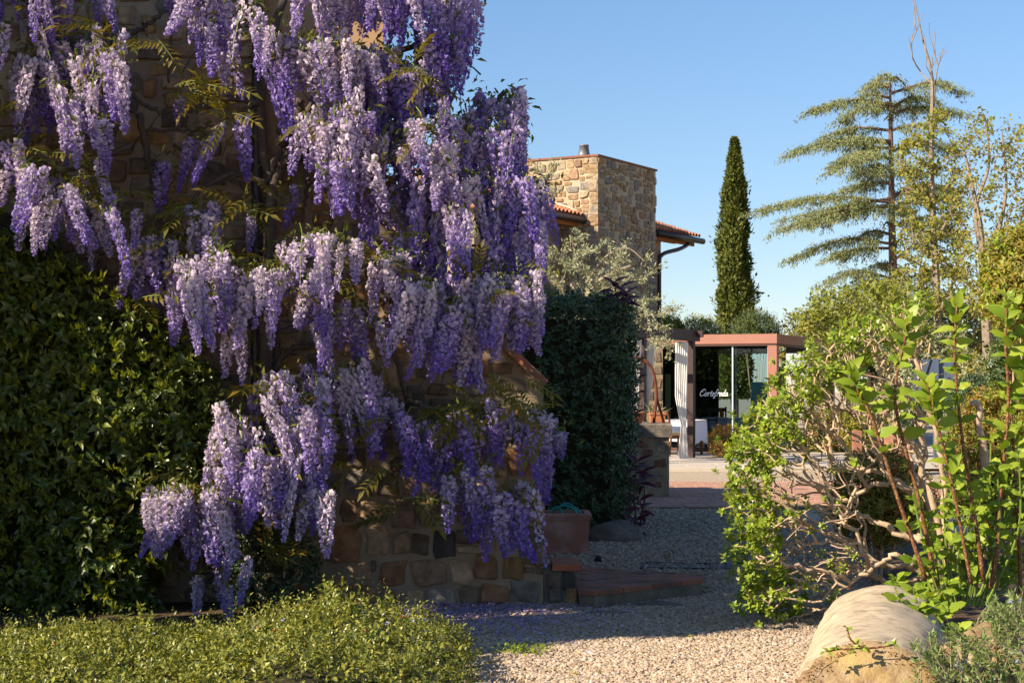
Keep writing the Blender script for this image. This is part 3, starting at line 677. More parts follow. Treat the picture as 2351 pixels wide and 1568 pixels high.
for i, (a, b) in enumerate(lp):
    for k in range(3):
        th = R.uniform(-2.6, 2.6); m = frame_matrix(P(a + R.gauss(0, 12), b + R.gauss(0, 8), R.uniform(10.0, 10.5) if b < 900 else R.uniform(10.05, 10.5)), (math.sin(th), -.6 + R.gauss(0, .3), .55*math.cos(th) - .05 + R.gauss(0, .25)), (R.gauss(0, .3), -.6, .8), R.uniform(.15, .25))
        link("leaf", R.choice(CL), wist, m)
mb = MB(); pos = []; 
for (a, b, yy) in tops:
    if R.random() < .8:
        for k in range(18): pos.append(P(a + R.gauss(0, 22), b + R.gauss(-4, 18), min(10.95, yy + .08 + R.gauss(0, .1))))
n = len(pos); d = rdir(n); d[:, 2] -= .3; leaves(mb, T_leaf(.18), np.array([tuple(q) for q in pos]), d, rdir(n) + (0, -.5, .8), rng.uniform(.03, .075, n))
tag(mb.build("foliage", F_wnew, wist), kind="stuff")
# calyx bits and bare stalks hanging among the flowers
mb = MB()
for (a, b, yy) in tops:
    if R.random() < .4:
        p = P(a, b, yy); q = [p + Vector((R.uniform(-.06, .06), R.uniform(0, .12), R.uniform(.02, .1))), p + Vector((0, 0, .03)), p - Vector((0, 0, .05))]; mb.add(*tube(spline(q, 5), .004, 3, False))
tag(mb.build("flower_stalks", M_greenstem, wist), kind="stuff")

# ------------------------------------------------------------------ hedges
def numbered_leaves(parent, T, mat, pos, ax, nr_, sz, name="leaf", most=300, keyf=None):
    """the leaves that show largest as single objects, the rest as one mass"""
    order = np.argsort(-sz/np.maximum(pos[:, 1], 1) + (0 if keyf is None else keyf(pos)))
    first = order[:most]; rest = order[most:]
    mb = MB(); leaves(mb, T, np.zeros((1, 3)), np.array([(0, 1, 0.)]), np.array([(0, 0, 1.)]), 1.0); me = mb.mesh(name, mat)
    for i in first: link(name, me, parent, frame_matrix(Vector(pos[i]), ax[i], nr_[i], sz[i]))
    if len(rest):
        mb = MB(); leaves(mb, T, pos[rest], ax[rest], nr_[rest], sz[rest]); tag(mb.build("foliage", mat, parent), kind="stuff")

# jasmine on the wall at the left
jpoly = [(-90,470),(0,475),(60,500),(130,560),(200,630),(290,670),(350,700),(420,770),(470,830),(500,900),(505,1000),(490,1090),(420,1160),(390,1240),(360,1330),(370,1420),(-90,1460)]
jas = thing("jasmine_hedge", "dense dark green evergreen climber clipped against the house wall below the wisteria", "hedge", P(200, 1430, 10.4))
def sample_poly(poly, n):
    x0, x1 = min(a for a, _ in poly), max(a for a, _ in poly); y0, y1 = min(b for _, b in poly), max(b for _, b in poly); out = np.zeros((0, 2))
    while len(out) < n:
        x = rng.uniform(x0, x1, n); y = rng.uniform(y0, y1, n); k = inpoly(x, y, poly); out = np.vstack([out, np.stack([x[k], y[k]], 1)])
    return out[:n]
def edge_dist(xy, poly):
    d = np.full(len(xy), 1e9); n = len(poly)
    for i in range(n):
        a = np.array(poly[i], float); b = np.array(poly[(i+1) % n], float); ab = b-a
        t = np.clip(((xy-a)@ab)/(ab@ab), 0, 1); d = np.minimum(d, np.linalg.norm(xy - a - t[:, None]*ab, axis=1))
    return d
def to_world(xy, Y): return np.stack([(xy[:, 0]-CX)/F*Y, Y, EYE-(xy[:, 1]-HY)/F*Y], 1)
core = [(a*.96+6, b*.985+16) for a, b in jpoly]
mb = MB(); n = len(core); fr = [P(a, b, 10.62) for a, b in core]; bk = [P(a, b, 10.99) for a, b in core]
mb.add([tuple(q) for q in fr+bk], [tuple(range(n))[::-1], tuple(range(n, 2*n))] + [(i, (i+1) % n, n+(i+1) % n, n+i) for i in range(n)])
mb.build("branches", M_core, jas)  # solid dark core behind the leaves, inner shade put into its colour
xy = sample_poly(jpoly, 1500); ed = np.minimum(edge_dist(xy, jpoly)/90, 1)
und = np.array([mnoise.noise(Vector((a*.011, b*.011, 3.1))) + .6*mnoise.noise(Vector((a*.03, b*.03, 7))) for a, b in xy])
Y = 10.66 - .26*np.sqrt(ed) - .16*und + rng.uniform(-.02, .16, len(xy))
c = to_world(xy, Y); dd_ = rdir(len(c))*.8 + (-.05, -.75, -.05)
pos, ax, nn, sz = shoots(c, dd_, rng.uniform(.08, .2, len(c)), 7, rng.uniform(.05, .085, len(c)), .9, .25); ax[:, 2] -= .25; nn = nn + (-.25, -.5, .5)
numbered_leaves(jas, T_leaf(.24, .07, -.12), F_jas, pos, ax, nn, sz)
xy = sample_poly(jpoly, 330); Y = 10.32 - .06*rng.uniform(0, 1, 330); c = to_world(xy, Y); mb = MB()
for q in c:
    k = R.randint(3, 6); a = rdir(k)*.7 + (0, -.6, .7); leaves(mb, T_leaf(.2), np.repeat(q[None], k, 0) + rng.normal(0, .008, (k, 3)), a, rdir(k) + (-.2, -.6, .6), rng.uniform(.035, .07, k))
mb.build("young_leaves", F_jasnew, jas)["kind"] = "stuff"

# clipped dark hedge behind the wall's end
def hedge_box(name, label, cat, lo, hi, mat, nleaf, lsize, T, thick=.14, lump=.10, seed=0, faces="fltrb", core=.16, group=None, most=0, ztop=None, new=None):
    lo, hi = np.array(lo, float), np.array(hi, float)
    t = thing(name, label, cat, ((lo[0]+hi[0])/2, (lo[1]+hi[1])/2, lo[2]), group)
    mb = MB(); mb.add(*box(lo+(core, core, 0), hi-(core, core, core))); mb.build("branches", M_core, t)  # dark filler block, its colour stands for the shaded hedge inside
    S = hi-lo; areas = {'f': S[0]*S[2], 'b': S[0]*S[2], 'l': S[1]*S[2], 'r': S[1]*S[2], 't': S[0]*S[1]}
    tot = sum(areas[c] for c in faces); PP = []; NN = []
    for c in faces:
        k = int(nleaf*areas[c]/tot); u = rng.uniform(0, 1, (k, 3))
        nrm = {'f': (0,-1,0), 'b': (0,1,0), 'l': (-1,0,0), 'r': (1,0,0), 't': (0,0,1)}[c]
        if c == 'f': u[:, 1] = 0
        if c == 'b': u[:, 1] = 1
        if c == 'l': u[:, 0] = 0
        if c == 'r': u[:, 0] = 1
        if c == 't': u[:, 2] = 1
        p = lo + u*S; nv = np.tile(np.array(nrm, float), (k, 1)); PP.append(p); NN.append(nv)
    p = np.vstack(PP); nv = np.vstack(NN); n = len(p)
    cc = (lo+hi)/2; q = (p-cc)/(S/2); rr = np.maximum(0, np.sort(np.abs(q), axis=1)[:, 1] - .8)*2.0      # round the edges
    lm = np.array([mnoise.noise(Vector(a*2.3 + seed)) + .5*mnoise.noise(Vector(a*6 + seed)) for a in p])
    p = p + nv*(lm[:, None]*lump - rr[:, None]*.16 - rng.uniform(0, thick, (n, 1)) + .04)
    p[:, 2] = np.maximum(p[:, 2], .01)
    k5 = rng.permutation(n)[:n//5]; p, ax, nn, sz = shoots(p[k5], nv[k5] + rdir(len(k5))*.7 + (0, 0, .25), rng.uniform(.05, .14, len(k5)), 6, lsize*rng.uniform(.7, 1.2, len(k5)), .9, .25)
    if most: numbered_leaves(t, T, mat, p, ax, nn, sz, most=most)
    else:
        mb = MB(); leaves(mb, T, p, ax, nn, sz); tag(mb.build("foliage", mat, t), kind="stuff")
    return t
hedge_box("clipped_hedge", "tall block of clipped dark green hedge between the planter and the well", "hedge", (-.25, 16.0, 0), (1.11, 18.3, 2.24), F_hedge, 34000, .055, T_leaf(.27), seed=4, most=0, core=.17, thick=.18)

# low berry hedge in front
low = thing("low_hedge", "low spreading yellow green hedge with red berries along the gravel", "hedge", (-1.4, 8.5, 0))
hx = np.array([-3.0, -2.65, -2.32, -2.1, -1.9, -1.73, -1.6, -1.45, -1.25, -1.05, -.88, -.65, -.46, -.33, -.26, -.2])
hz = np.array([.11, .12, .145, .185, .20, .155, .145, .18, .25, .32, .375, .33, .28, .20, .10, .01])
def lowh(x, y):
    w = 1.32; yc = 7.78 + .08*np.sin(x*2); u = np.clip(np.abs((y-yc)/w), 0, 1); return np.interp(x, hx, hz)*(1-u**3.2)**.45
n = 6200
x = rng.uniform(-3.0, -.2, n); y = rng.uniform(6.7, 9.15, n); h = lowh(x, y)
k = h > .03; x, y, h = x[k], y[k], h[k]; n = len(x)
lm = np.array([mnoise.noise(Vector((a*4.0, b*4.0, 0))) + .7*mnoise.noise(Vector((a*9, b*9, 5))) for a, b in zip(x, y)])
fr = rng.uniform(0, 1, n)**.5
z = np.maximum(.015, (h*(1 + .22*lm) + lm*.07)*np.where(rng.uniform(0, 1, n) < .8, .62 + .28*fr, fr*.8))
slope_x = (lowh(x+.05, y) - lowh(x-.05, y))/.1; slope_y = (lowh(x, y+.05) - lowh(x, y-.05))/.1
out_ = nz(np.stack([-slope_x, -slope_y, np.ones(n)], 1))
pos, ax, nn, sz = shoots(np.stack([x, y, z], 1), out_ + rdir(n)*.75 + (0, 0, .2), rng.uniform(.04, .10, n) + .09*(rng.uniform(0, 1, n) < .12), 8, rng.uniform(.018, .038, n), .85, .25)
pos[:, 2] = np.maximum(pos[:, 2], .012)
numbered_leaves(low, T_leaf(.24, .06, -.1), F_cot, pos, ax, nn, sz, keyf=lambda q: (q[:, 2] > .2)*.004)
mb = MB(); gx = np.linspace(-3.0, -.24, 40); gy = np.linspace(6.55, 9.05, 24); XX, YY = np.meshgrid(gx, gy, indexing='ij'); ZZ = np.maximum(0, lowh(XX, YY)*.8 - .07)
mb.add(np.stack([XX, YY, ZZ], -1).reshape(-1, 3), [(i*24+j, (i+1)*24+j, (i+1)*24+j+1, i*24+j+1) for i in range(39) for j in range(23)]); mb.build("branches", M_core, low)  # dark sheet under the leaves, interior shade as colour
mb = MB()
for i in range(150):   # shoots rising from the top
    a = R.uniform(-2.9, -.3); b = R.uniform(8.3, 8.95); z0 = float(lowh(np.array(a), np.array(b)))
    if z0 < .05: continue
    d = Vector((R.gauss(0, .4), R.gauss(-.1, .3), 1)).normalized(); L_ = R.uniform(.04, .11); q = [Vector((a, b, z0-.03)), Vector((a, b, z0-.03)) + d*L_*.6, Vector((a, b, z0-.03)) + d*L_]
    mb.add(*tube(q, .0015, 3, False), mi=1); k = R.randint(5, 9); u = rng.uniform(.35, 1, k); pp_ = np.array(q[0]) + u[:, None]*np.array(d)*L_
    leaves(mb, T_leaf(.2), pp_, rdir(k) + (0, 0, .8), rdir(k) + (0, -.4, .4), rng.uniform(.02, .034, k))
tag(mb.build("shoots", [F_cot, M_bark2], low), kind="stuff")
bm_ = MB(); bm_.add(*lathe([(.0015, -.006), (.005, -.003), (.006, .001), (.0045, .0045), (.0015, .006)], 7)); bm_ = bm_.mesh("berry", M_berry, True)
for i in range(34):
    for _ in range(50):
        a = R.uniform(-2.7, -.5); b = R.uniform(7.3, 8.3); z0 = float(lowh(np.array(a), np.array(b)))
        if z0 > .08: break
    link("berry", bm_, low, Matrix.Translation((a, b - .05, z0*R.uniform(.9, 1.08))) @ Matrix.Scale(R.uniform(.7, 1.1), 4))
mb = MB(); n = 60; x = rng.uniform(-2.9, -.4, n); y = rng.uniform(7.9, 8.9, n); z = lowh(x, y) + .01
leaves(mb, T_leaf(.4), np.stack([x, y, z], 1), rdir(n), rdir(n)*.4 + (0, -.3, 1), rng.uniform(.014, .028, n)); tag(mb.build("fallen_petals", F_blue, low), kind="stuff")

def ball_shrub(name, label, cat, c, rad, mats, n, lsize, T=T_leaf(.25), group=None, lump=.25, shell=.35, stems=7, bark=M_bark2, up=.5, seed=0, zmin=.02, corek=.50):
    n = int(n*1.9)
    c = np.array(c, float); rad = np.array(rad, float)
    t = thing(name, label, cat, (c[0], c[1], 0), group)
    d = rdir(n); lm = np.array([mnoise.noise(Vector(q*2.2 + seed)) + .5*mnoise.noise(Vector(q*5 + seed)) for q in d])
    r = (1 - shell*rng.uniform(0, 1, n)**1.5)*(1 + lump*lm); p = c + d*rad*r[:, None]; k = p[:, 2] > zmin; p, d = p[k], d[k]; n = len(p)
    p, d = p[::5], d[::5]; n = len(p); pick = rng.integers(0, len(mats), n); mb = MB()
    for i in range(len(mats)):
        q = pick == i; m_ = q.sum()
        leaves(mb, T, *shoots(p[q], d[q]*.8 + rdir(m_)*.6 + (0, 0, up), lsize*rng.uniform(1.0, 3.0, m_), 6, lsize*rng.uniform(.7, 1.2, m_)), i)
    tag(mb.build("foliage", mats, t), kind="stuff")
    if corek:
        mb = MB(); mb.add(*lathe([(max(.02, rad[0]*corek*math.sin(a)), -rad[2]*corek*math.cos(a)) for a in np.linspace(.15, math.pi-.15, 8)], 12, c)); mb.build("dark_core", M_core, t)  # dark inner hull, shade of the bush interior painted on
    mb = MB()
    for i in range(stems):
        a = R.uniform(0, 6.28); e = c + np.array((math.cos(a)*rad[0]*.7, math.sin(a)*rad[1]*.7, R.uniform(-.1, .5)*rad[2])); b0 = np.array((c[0]+R.uniform(-.1, .1), c[1]+R.uniform(-.1, .1), 0.0))
        mb.add(*tube(spline([b0, (b0+e)/2 + (0, 0, .1*rad[2]), e], 5), np.linspace(.014, .005, 6), 5, False))
    mb.build("stems", bark, t); return t
ball_shrub("small_shrub", "small dark shrub growing at the foot of the stone wall beneath the wisteria", "shrub", (-1.48, 10.62, .26), (.24, .26, .32), [F_hedge], 1500, .035, seed=2)

# ------------------------------------------------------------------ objects beside the wall
plt = thing("terracotta_planter", "rectangular terracotta planter holding a coiled green hose, in front of the clipped hedge", "planter", (.46, 14.6, 0))
x0, x1, y0, y1 = .17, .64, 14.4, 14.85
mb = MB()
def ring(mb, x0, x1, y0, y1, z0, z1, o0, o1, mi=0):
    v = [(x0-o0,y0-o0,z0),(x1+o0,y0-o0,z0),(x1+o0,y1+o0,z0),(x0-o0,y1+o0,z0),(x0-o1,y0-o1,z1),(x1+o1,y0-o1,z1),(x1+o1,y1+o1,z1),(x0-o1,y1+o1,z1)]
    mb.add(v, [(i, (i+1) % 4, 4+(i+1) % 4, 4+i) for i in range(4)], mi)
prof = [(0, .012), (.025, .014), (.03, .0), (.29, .018), (.30, .026), (.312, .028), (.318, .032), (.345, .035), (.352, .028), (.352, -.02), (.25, -.03)]
for (a, b), (c, d) in zip(prof[:-1], prof[1:]): ring(mb, x0, x1, y0, y1, a, c, b, d)
mb.add([(x0,y0,.25),(x1,y0,.25),(x1,y1,.25),(x0,y1,.25)], [(0,1,2,3)], 1)
mb.build("body", [M_terra, M_soil], plt)
hs = thing("garden_hose", "green garden hose looping out of the terracotta planter", "hose", (.45, 14.6, .3))
def loop(cx, w, h, y, tw_): 
    return [Vector((cx + w*math.cos(a), y + tw_*math.sin(a*1.0), .27 + h*math.sin(a))) for a in np.linspace(0, math.pi, 14)]
for i, (cx, w, h, y, tw_) in enumerate(((.47, .10, .155, 14.55, .06), (.445, .125, .14, 14.6, -.05), (.38, .06, .125, 14.5, .04), (.52, .085, .12, 14.62, .05))):
    mb = MB(); mb.add(*tube(loop(cx, w, h, y, tw_), .009, 8)); mb.build("coil", M_hose, hs, True)
blk = thing("stone_block", "low mossy stone block capped with brick, at the end of the house wall", "stone block", (.32, 11.25, 0))
mb = MB(); mb.add(*bbox_bev((.205, 11.06, -.02), (.435, 11.5, .225), .012)); mb.build("body", M_concrete, blk)
for i, (a, b, c, d) in enumerate(((.225,.32,.235,.10),(.33,.42,.20,.12),(.24,.33,.07,.09),(.345,.425,.06,.11))):
    g = MB(); V, f = stone_geo(b-a, d, .018); g.add(np.array(V) + ((a+b)/2, 11.06, min(c, .16)), f); o = g.build("stone", M_stone, blk); o.color = (*PAL['dkgo'[i]], 1)
mb = MB(); mb.add(*bbox_bev((0, 0, 0), (.19, .23, .04), .006)); me = mb.mesh("cap_brick", surf("orange_brick", (.40,.13,.06), (.28,.09,.05), 8, b=.5, bd=.006))
link("cap_brick", me, blk, Matrix.Translation((.262, 11.03, .226))); link("cap_brick", me, blk, Matrix.Translation((.258, 11.265, .226)))

def clip(poly, a, b):
    out = []; n = len(poly)
    side = lambda q: (b[0]-a[0])*(q[1]-a[1]) - (b[1]-a[1])*(q[0]-a[0])
    for i in range(n):
        p, q = poly[i], poly[(i+1) % n]; sp, sq = side(p), side(q)
        if sp >= 0: out.append(p)
        if (sp > 0) != (sq > 0) and sp != sq: t = sp/(sp-sq); out.append((p[0]+t*(q[0]-p[0]), p[1]+t*(q[1]-p[1])))
    return out
pc = PLAT[::-1] if sum(PLAT[i][0]*PLAT[(i+1) % 5][1]-PLAT[(i+1) % 5][0]*PLAT[i][1] for i in range(5)) < 0 else PLAT
step = thing("brick_step", "low brick paved doorstep platform beside the end of the stone wall", "step", (.8, 11.5, 0))
ctr = np.array(pc).mean(0); inn = [tuple(ctr + (np.array(q)-ctr)*.965) for q in pc]
mb = MB(); mb.add(*prism(inn, -.03, .085)); mb.build("base", M_concrete, step)
u = np.array((.79, .74)); u = u/np.linalg.norm(u); u = np.array(((1.31-.52), (11.57-10.83))); u /= np.linalg.norm(u); v = np.array((-u[1], u[0]))
for i in range(-1, 8):
    for j in range(-4, 14):
        o_ = np.array((.52, 10.83)) + v*(i*.15) + u*(j*.285 + (i % 2)*.14)
        tl = [tuple(o_ + u*a + v*b) for a, b in ((.004,.004),(.281,.004),(.281,.146),(.004,.146))]
        for k in range(len(pc)):
            tl = clip(tl, pc[k], pc[(k+1) % len(pc)])
            if len(tl) < 3: break
        if len(tl) >= 3:
            ar = abs(sum(tl[k][0]*tl[(k+1) % len(tl)][1]-tl[(k+1) % len(tl)][0]*tl[k][1] for k in range(len(tl))))/2
            if ar < .0012: continue
            mb = MB(); mb.add(*prism(tl, .0855, .118 + R.uniform(-.003, .003))); o = mb.build("paver", M_brick, step)
rk = MB()
def rock(mb, c, s, seed, k=10):
    v = []; f = []; m = 7
    for i in range(m):
        ph = math.pi*(i+.5)/m
        for j in range(k):
            th = 2*math.pi*j/k; d = Vector((math.sin(ph)*math.cos(th), math.sin(ph)*math.sin(th), math.cos(ph))); q = 1 + .28*mnoise.noise(d*1.6 + Vector((seed, 0, 0)))
            v.append((c[0]+d.x*s[0]*q, c[1]+d.y*s[1]*q, c[2]+d.z*s[2]*q))
    for i in range(m-1):
        for j in range(k): f.append((i*k+j, (i+1)*k+j, (i+1)*k+(j+1) % k, i*k+(j+1) % k))
    f += [tuple(range(k)), tuple((m-1)*k+j for j in range(k))[::-1]]; mb.add(v, f)
rock(rk, (.95, 15.75, .06), (.30, .22, .13), 3); o = rk.build("edging_rock", M_rock, None, True); tag(o, "rounded dark rock at the foot of the clipped hedge", "rock")
rk = MB(); rock(rk, (.70, 13.75, .02), (.035, .03, .045), 9); tag(rk.build("dark_stone", M_black, None, True), "small black stone lying on the gravel below the planter", "rock")
rk = MB(); rock(rk, (.60, 10.60, -.01), (.20, .05, .035), 12); tag(rk.build("flat_stone", M_concrete, None, True), "pale flat stone half buried in gravel at the left front of the brick step", "rock")
rk = MB(); rock(rk, (.95, 10.98, -.01), (.2, .05, .05), 13); tag(rk.build("flat_stone", M_rock, None, True), "dark flat stone half buried under the right front of the brick step", "rock")
gr = thing("drain_grate", "black iron drain grate set in the shaded gravel behind the brick step", "drain grate", (1.33, 13.4, 0))
gu = Vector((.99, -.12, 0)).normalized(); gv = Vector((.12, .99, 0)).normalized(); go = Vector((1.0, 13.25, -.008))
mb = MB()
for a, b in (((0,.7),(0,.03)), ((0,.7),(.39,.42)), ((0,.03),(.03,.39)), ((.67,.7),(.03,.39))): mb.add(*obox(go, gu, gv, (0,0,1), a, b, (.0, .028)))
mb.build("frame", M_grate, gr)
bar = MB(); bar.add(*obox((0,0,0), gu, gv, (0,0,1), (0,.018), (.03,.39), (.004,.024))); bar = bar.mesh("bar", M_grate)
for i in range(15): link("bar", bar, gr, Matrix.Translation(go + gu*(.05+i*.042)))
# weeds and fallen petals
wd = thing("gravel_weed", "small green weed sprouting in the sunlit gravel beside the shadow edge", "weed", G(1200, 1500))
n = 260; c = np.array(G(1200, 1502)); p = c + np.stack([rng.normal(0, .09, n), rng.normal(0, .05, n), rng.uniform(.01, .05, n)], 1)
mb = MB(); leaves(mb, T_leaf(.3), p, rdir(n)+(0, 0, .6), rdir(n)+(0, 0, 1), rng.uniform(.012, .028, n)); tag(mb.build("foliage", F_big, wd), kind="stuff")
n = 3000; x = rng.normal(-.35, .45, n); y = 10.95 - np.abs(rng.normal(0, .75, n)); k = (x > -1.6) & (x < .8) & (y > 8.4) & ~inpoly(x, y, PLAT); x, y = x[k], y[k]; n = len(x)
mb = MB(); leaves(mb, T_leaf(.42), np.stack([x, y, rng.uniform(.018, .036, n)], 1), rdir(n)*(1,1,.2), rdir(n)*.35 + (0, 0, 1), rng.uniform(.014, .028, n), 0, rng.uniform(.02, .40, n))
tag(mb.build("fallen_petals", M_petal), "fallen lilac petals strewn on the gravel along the wall", kind="stuff")

# purple leaved plants
def purple(name, label, base, tips, Y, ln, kper, cat="plant"):
    t = thing(name, label, cat, base)
    mb = MB(); leaves(mb, T_big(.19, .06, .25, .01), np.zeros((1,3)), np.array([(0,1.,0)]), np.array([(0,0,1.)]), 1.0); me = mb.mesh("leaf", F_purp, True)
    for (a, b) in tips:
        e = P(a, b, Y + R.uniform(-.15, .15)); mb = MB(); q = spline([Vector(base), (Vector(base)+e)/2 + Vector((R.uniform(-.05,.05), 0, .05)), e], 8); mb.add(*tube(q, np.linspace(.010, .004, 9), 5)); mb.build("stem", M_bark, t)
        for i in range(kper):
            th = 2.4*i + R.uniform(-.3, .3); link("leaf", me, t, frame_matrix(q[-1] - Vector((0,0,.02*i)), (math.cos(th)*.9+.15, math.sin(th)*.6-.25, .75-.16*i), (-.3*math.cos(th), -.5, .9), ln*R.uniform(.8, 1.15)))
purple("purple_shrub", "plant with long dark purple leaves between the clipped hedge and the well", (1.2, 16.2, 0), [(1475,1085),(1470,1150),(1462,1060),(1460,1195)], 15.9, .15, 7)
purple("purple_sprig", "sprig of dark purple leaves rising from the top of the clipped hedge", (1.02, 16.25, 1.9), [(1410,650),(1438,672),(1424,662)], 15.95, .15, 6)
purple("purple_twig", "dark purple leaves poking from the hedge side above the well", (1.1, 16.6, 1.1), [(1462,905),(1458,950),(1463,870)], 16.4, .10, 3)

bd2 = MB(); bd2.add(*prism([(-5.0, 8.9), (-1.25, 9.25), (-.95, 10.3), (-1.1, 11.0), (-5.0, 11.0)], -.05, .03)); tag(bd2.build("dark_ground", M_soil), "added dark ground sheet, standing for shade at the foot of the house wall", kind="structure")  # dark sheet added to keep the shaded strip behind the low hedge dark
n = 110; x = rng.uniform(-.9, 2.2, n); y = rng.uniform(8.2, 14, n); k = ~inpoly(x, y, PLAT) & ~((y > 10.9) & (x < .5)); x, y = x[k], y[k]; n = len(x)
mb = MB(); leaves(mb, T_leaf(.3), np.stack([x, y, rng.uniform(.022, .036, n)], 1), rdir(n)*(1,1,.25), rdir(n)*.5 + (0, 0, 1), rng.uniform(.018, .04, n)); tag(mb.build("fallen_leaves", F_gold), "a few dry fallen leaves scattered over the gravel path", kind="stuff")
# ------------------------------------------------------------------ the well and what stands on it
well = thing("stone_well", "old square rubble stone well with a thick stone rim", "well", (1.55, 22.3, 0))
wx0, wx1, wy0, wy1 = 1.02, 2.005, 21.67, 22.75
mb = MB(); mb.add(*box((wx0, wy0, -.02), (wx1, wy1, .80))); mb.build("body", M_wellmortar, well)
mb = MB(); mb.add(*bbox_bev((wx0-.04, wy0-.04, .80), (wx1+.035, wy0+.26, .972), .018)); mb.build("rim", M_wellrim, well)
mb = MB(); mb.add(*bbox_bev((wx0-.04, wy1-.26, .80), (wx1+.035, wy1+.04, .970), .018)); mb.build("rim", M_wellrim, well)
mb = MB(); mb.add(*bbox_bev((wx1-.26, wy0+.262, .80), (wx1+.033, wy1-.262, .968), .018)); mb.build("rim", M_wellrim, well)
mb = MB(); mb.add(*bbox_bev((wx0-.038, wy0+.262, .80), (wx0+.22, wy1-.262, .968), .018)); mb.build("rim", M_wellrim, well)
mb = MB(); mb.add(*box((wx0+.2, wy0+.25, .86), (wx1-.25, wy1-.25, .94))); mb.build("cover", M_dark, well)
done = []
for i in range(400):
    a, b, w, h = R.uniform(wx0+.08, wx1-.07), R.uniform(.06, .74), R.uniform(.09, .19), R.uniform(.06, .13)
    if b+h/2 > .79 or a+w/2 > wx1 or a-w/2 < wx0 or any(abs(a-q[0]) < (w+q[2])/2+.012 and abs(b-q[1]) < (h+q[3])/2+.012 for q in done): continue
    done.append((a, b, w, h)); g = MB(); V, f = stone_geo(w, h, R.uniform(.008, .022), .12); g.add(np.array(V)+(a, wy0, b), f); o = g.build("stone", M_stone, well); q = R.uniform(.7, 1.1); o.color = (*[k*q for k in R.choice([(.33,.25,.15),(.20,.17,.15),(.27,.14,.09),(.15,.14,.15),(.38,.30,.2)])], 1)
    if len(done) > 40: break
arch = thing("iron_arch", "rusty wrought iron arch standing on the rim of the stone well", "iron arch", (1.6, 21.9, .97))
A = [(1408,971),(1404,917),(1406,884),(1414,850),(1432,829),(1455,821),(1478,826),(1492,839),(1500,856),(1505.6,884.7),(1506.8,917.5),(1501,971)]
mb = MB(); mb.add(*tube(wpath(A, 21.9, 40), .020, 8)); mb.build("hoop", M_rust, arch, True)
mb = MB(); mb.add(*tube(wpath([(1507.5,912),(1512,930),(1517,945),(1524,971)], [21.9, 21.95, 22.05, 22.2], 10), .018, 8)); mb.build("brace", M_rust, arch, True)
mb = MB(); mb.add(*tube(wpath([(1404,912),(1399,930),(1393,945),(1386,971)], [21.9, 21.95, 22.05, 22.2], 10), .018, 8)); mb.build("brace", M_rust, arch, True)
bowl = thing("terracotta_bowl", "shallow orange terracotta bowl on the well rim, beside the hedge", "bowl", (1.585, 21.82, .972))
mb = MB(); mb.add(*lathe([(.075, 0), (.085, .012), (.125, .09), (.134, .125), (.142, .13), (.142, .142), (.128, .142), (.12, .11)], 24, (1.585, 21.82, .972))); mb.build("body", M_terra2, bowl, True)
n = 60; mb = MB(); p = np.array((1.585, 21.82, 1.10)) + rng.normal(0, .04, (n, 3))*(1, 1, .4); leaves(mb, T_leaf(.35), p, rdir(n)+(0,0,.5), rdir(n)+(0,0,1), .03); tag(mb.build("plant", F_hedge, bowl), kind="stuff")
pot = thing("trough_pot", "small rectangular terracotta trough with a grassy plant at the back corner of the well", "plant pot", (1.96, 22.5, .97))
mb = MB(); mb.add(*bbox_bev((1.83, 22.4, .972), (2.02, 22.66, 1.07), .004)); mb.add(*bbox_bev((1.82, 22.39, 1.0705), (2.03, 22.67, 1.10), .006)); mb.build("body", M_terra2, pot)
n = 45; mb = MB(); p = np.array((1.92, 22.53, 1.08)) + rng.normal(0, .04, (n, 3))*(1, 1, .1); leaves(mb, T_leaf(.06, .01, -.4), p, rdir(n)*.8+(0,0,1), rdir(n)+(0,0,.6), rng.uniform(.1, .2, n)); tag(mb.build("plant", F_olive, pot), kind="stuff")

# ------------------------------------------------------------------ pergola with curtains
bu = Vector((.475, .88, 0)).normalized(); bp = Vector((-.88, .475, 0)).normalized()
perg = thing("pergola", "dark brown timber pergola with tied white curtains in front of the glass pavilion", "pergola", (3.54, 33.5, 0))
p1 = Vector((3.54, 33.55, 0)); p2 = Vector((2.41, 31.46, 0))
def post(c, h, w=.062): 
    mb = MB(); mb.add(*obox(c, bu, bp, (0,0,1), (-w, w), (-w, w), (.03, h))); return mb.build("post", M_pergola, perg)
for q in (p1, p2, p1 + bp*3.4, p2 + bp*3.4): post(q, 2.36)
for k, q in enumerate((p1, p1 + bp*3.4)):
    mb = MB(); mb.add(*obox(q, bu, bp, (0,0,1), (-3.3, .28), (-.075, .075), (2.362, 2.58))); mb.build("beam", M_pergola, perg)
for i in range(3):
    mb = MB(); mb.add(*obox(p1 - bu*(i*1.35 - .12), bu, bp, (0,0,1), (-.035, .035), (.08 if i else -.2, 3.32), (2.44, 2.57))); mb.build("rafter", M_pergola, perg)
mb = MB(); mb.add(*tube([p1 - bu*.1 - bp*.02 + Vector((0,0,2.33)), p2 - bp*.02 + Vector((0,0,2.33))], .008, 6)); mb.build("curtain_rod", M_dkmetal, perg)
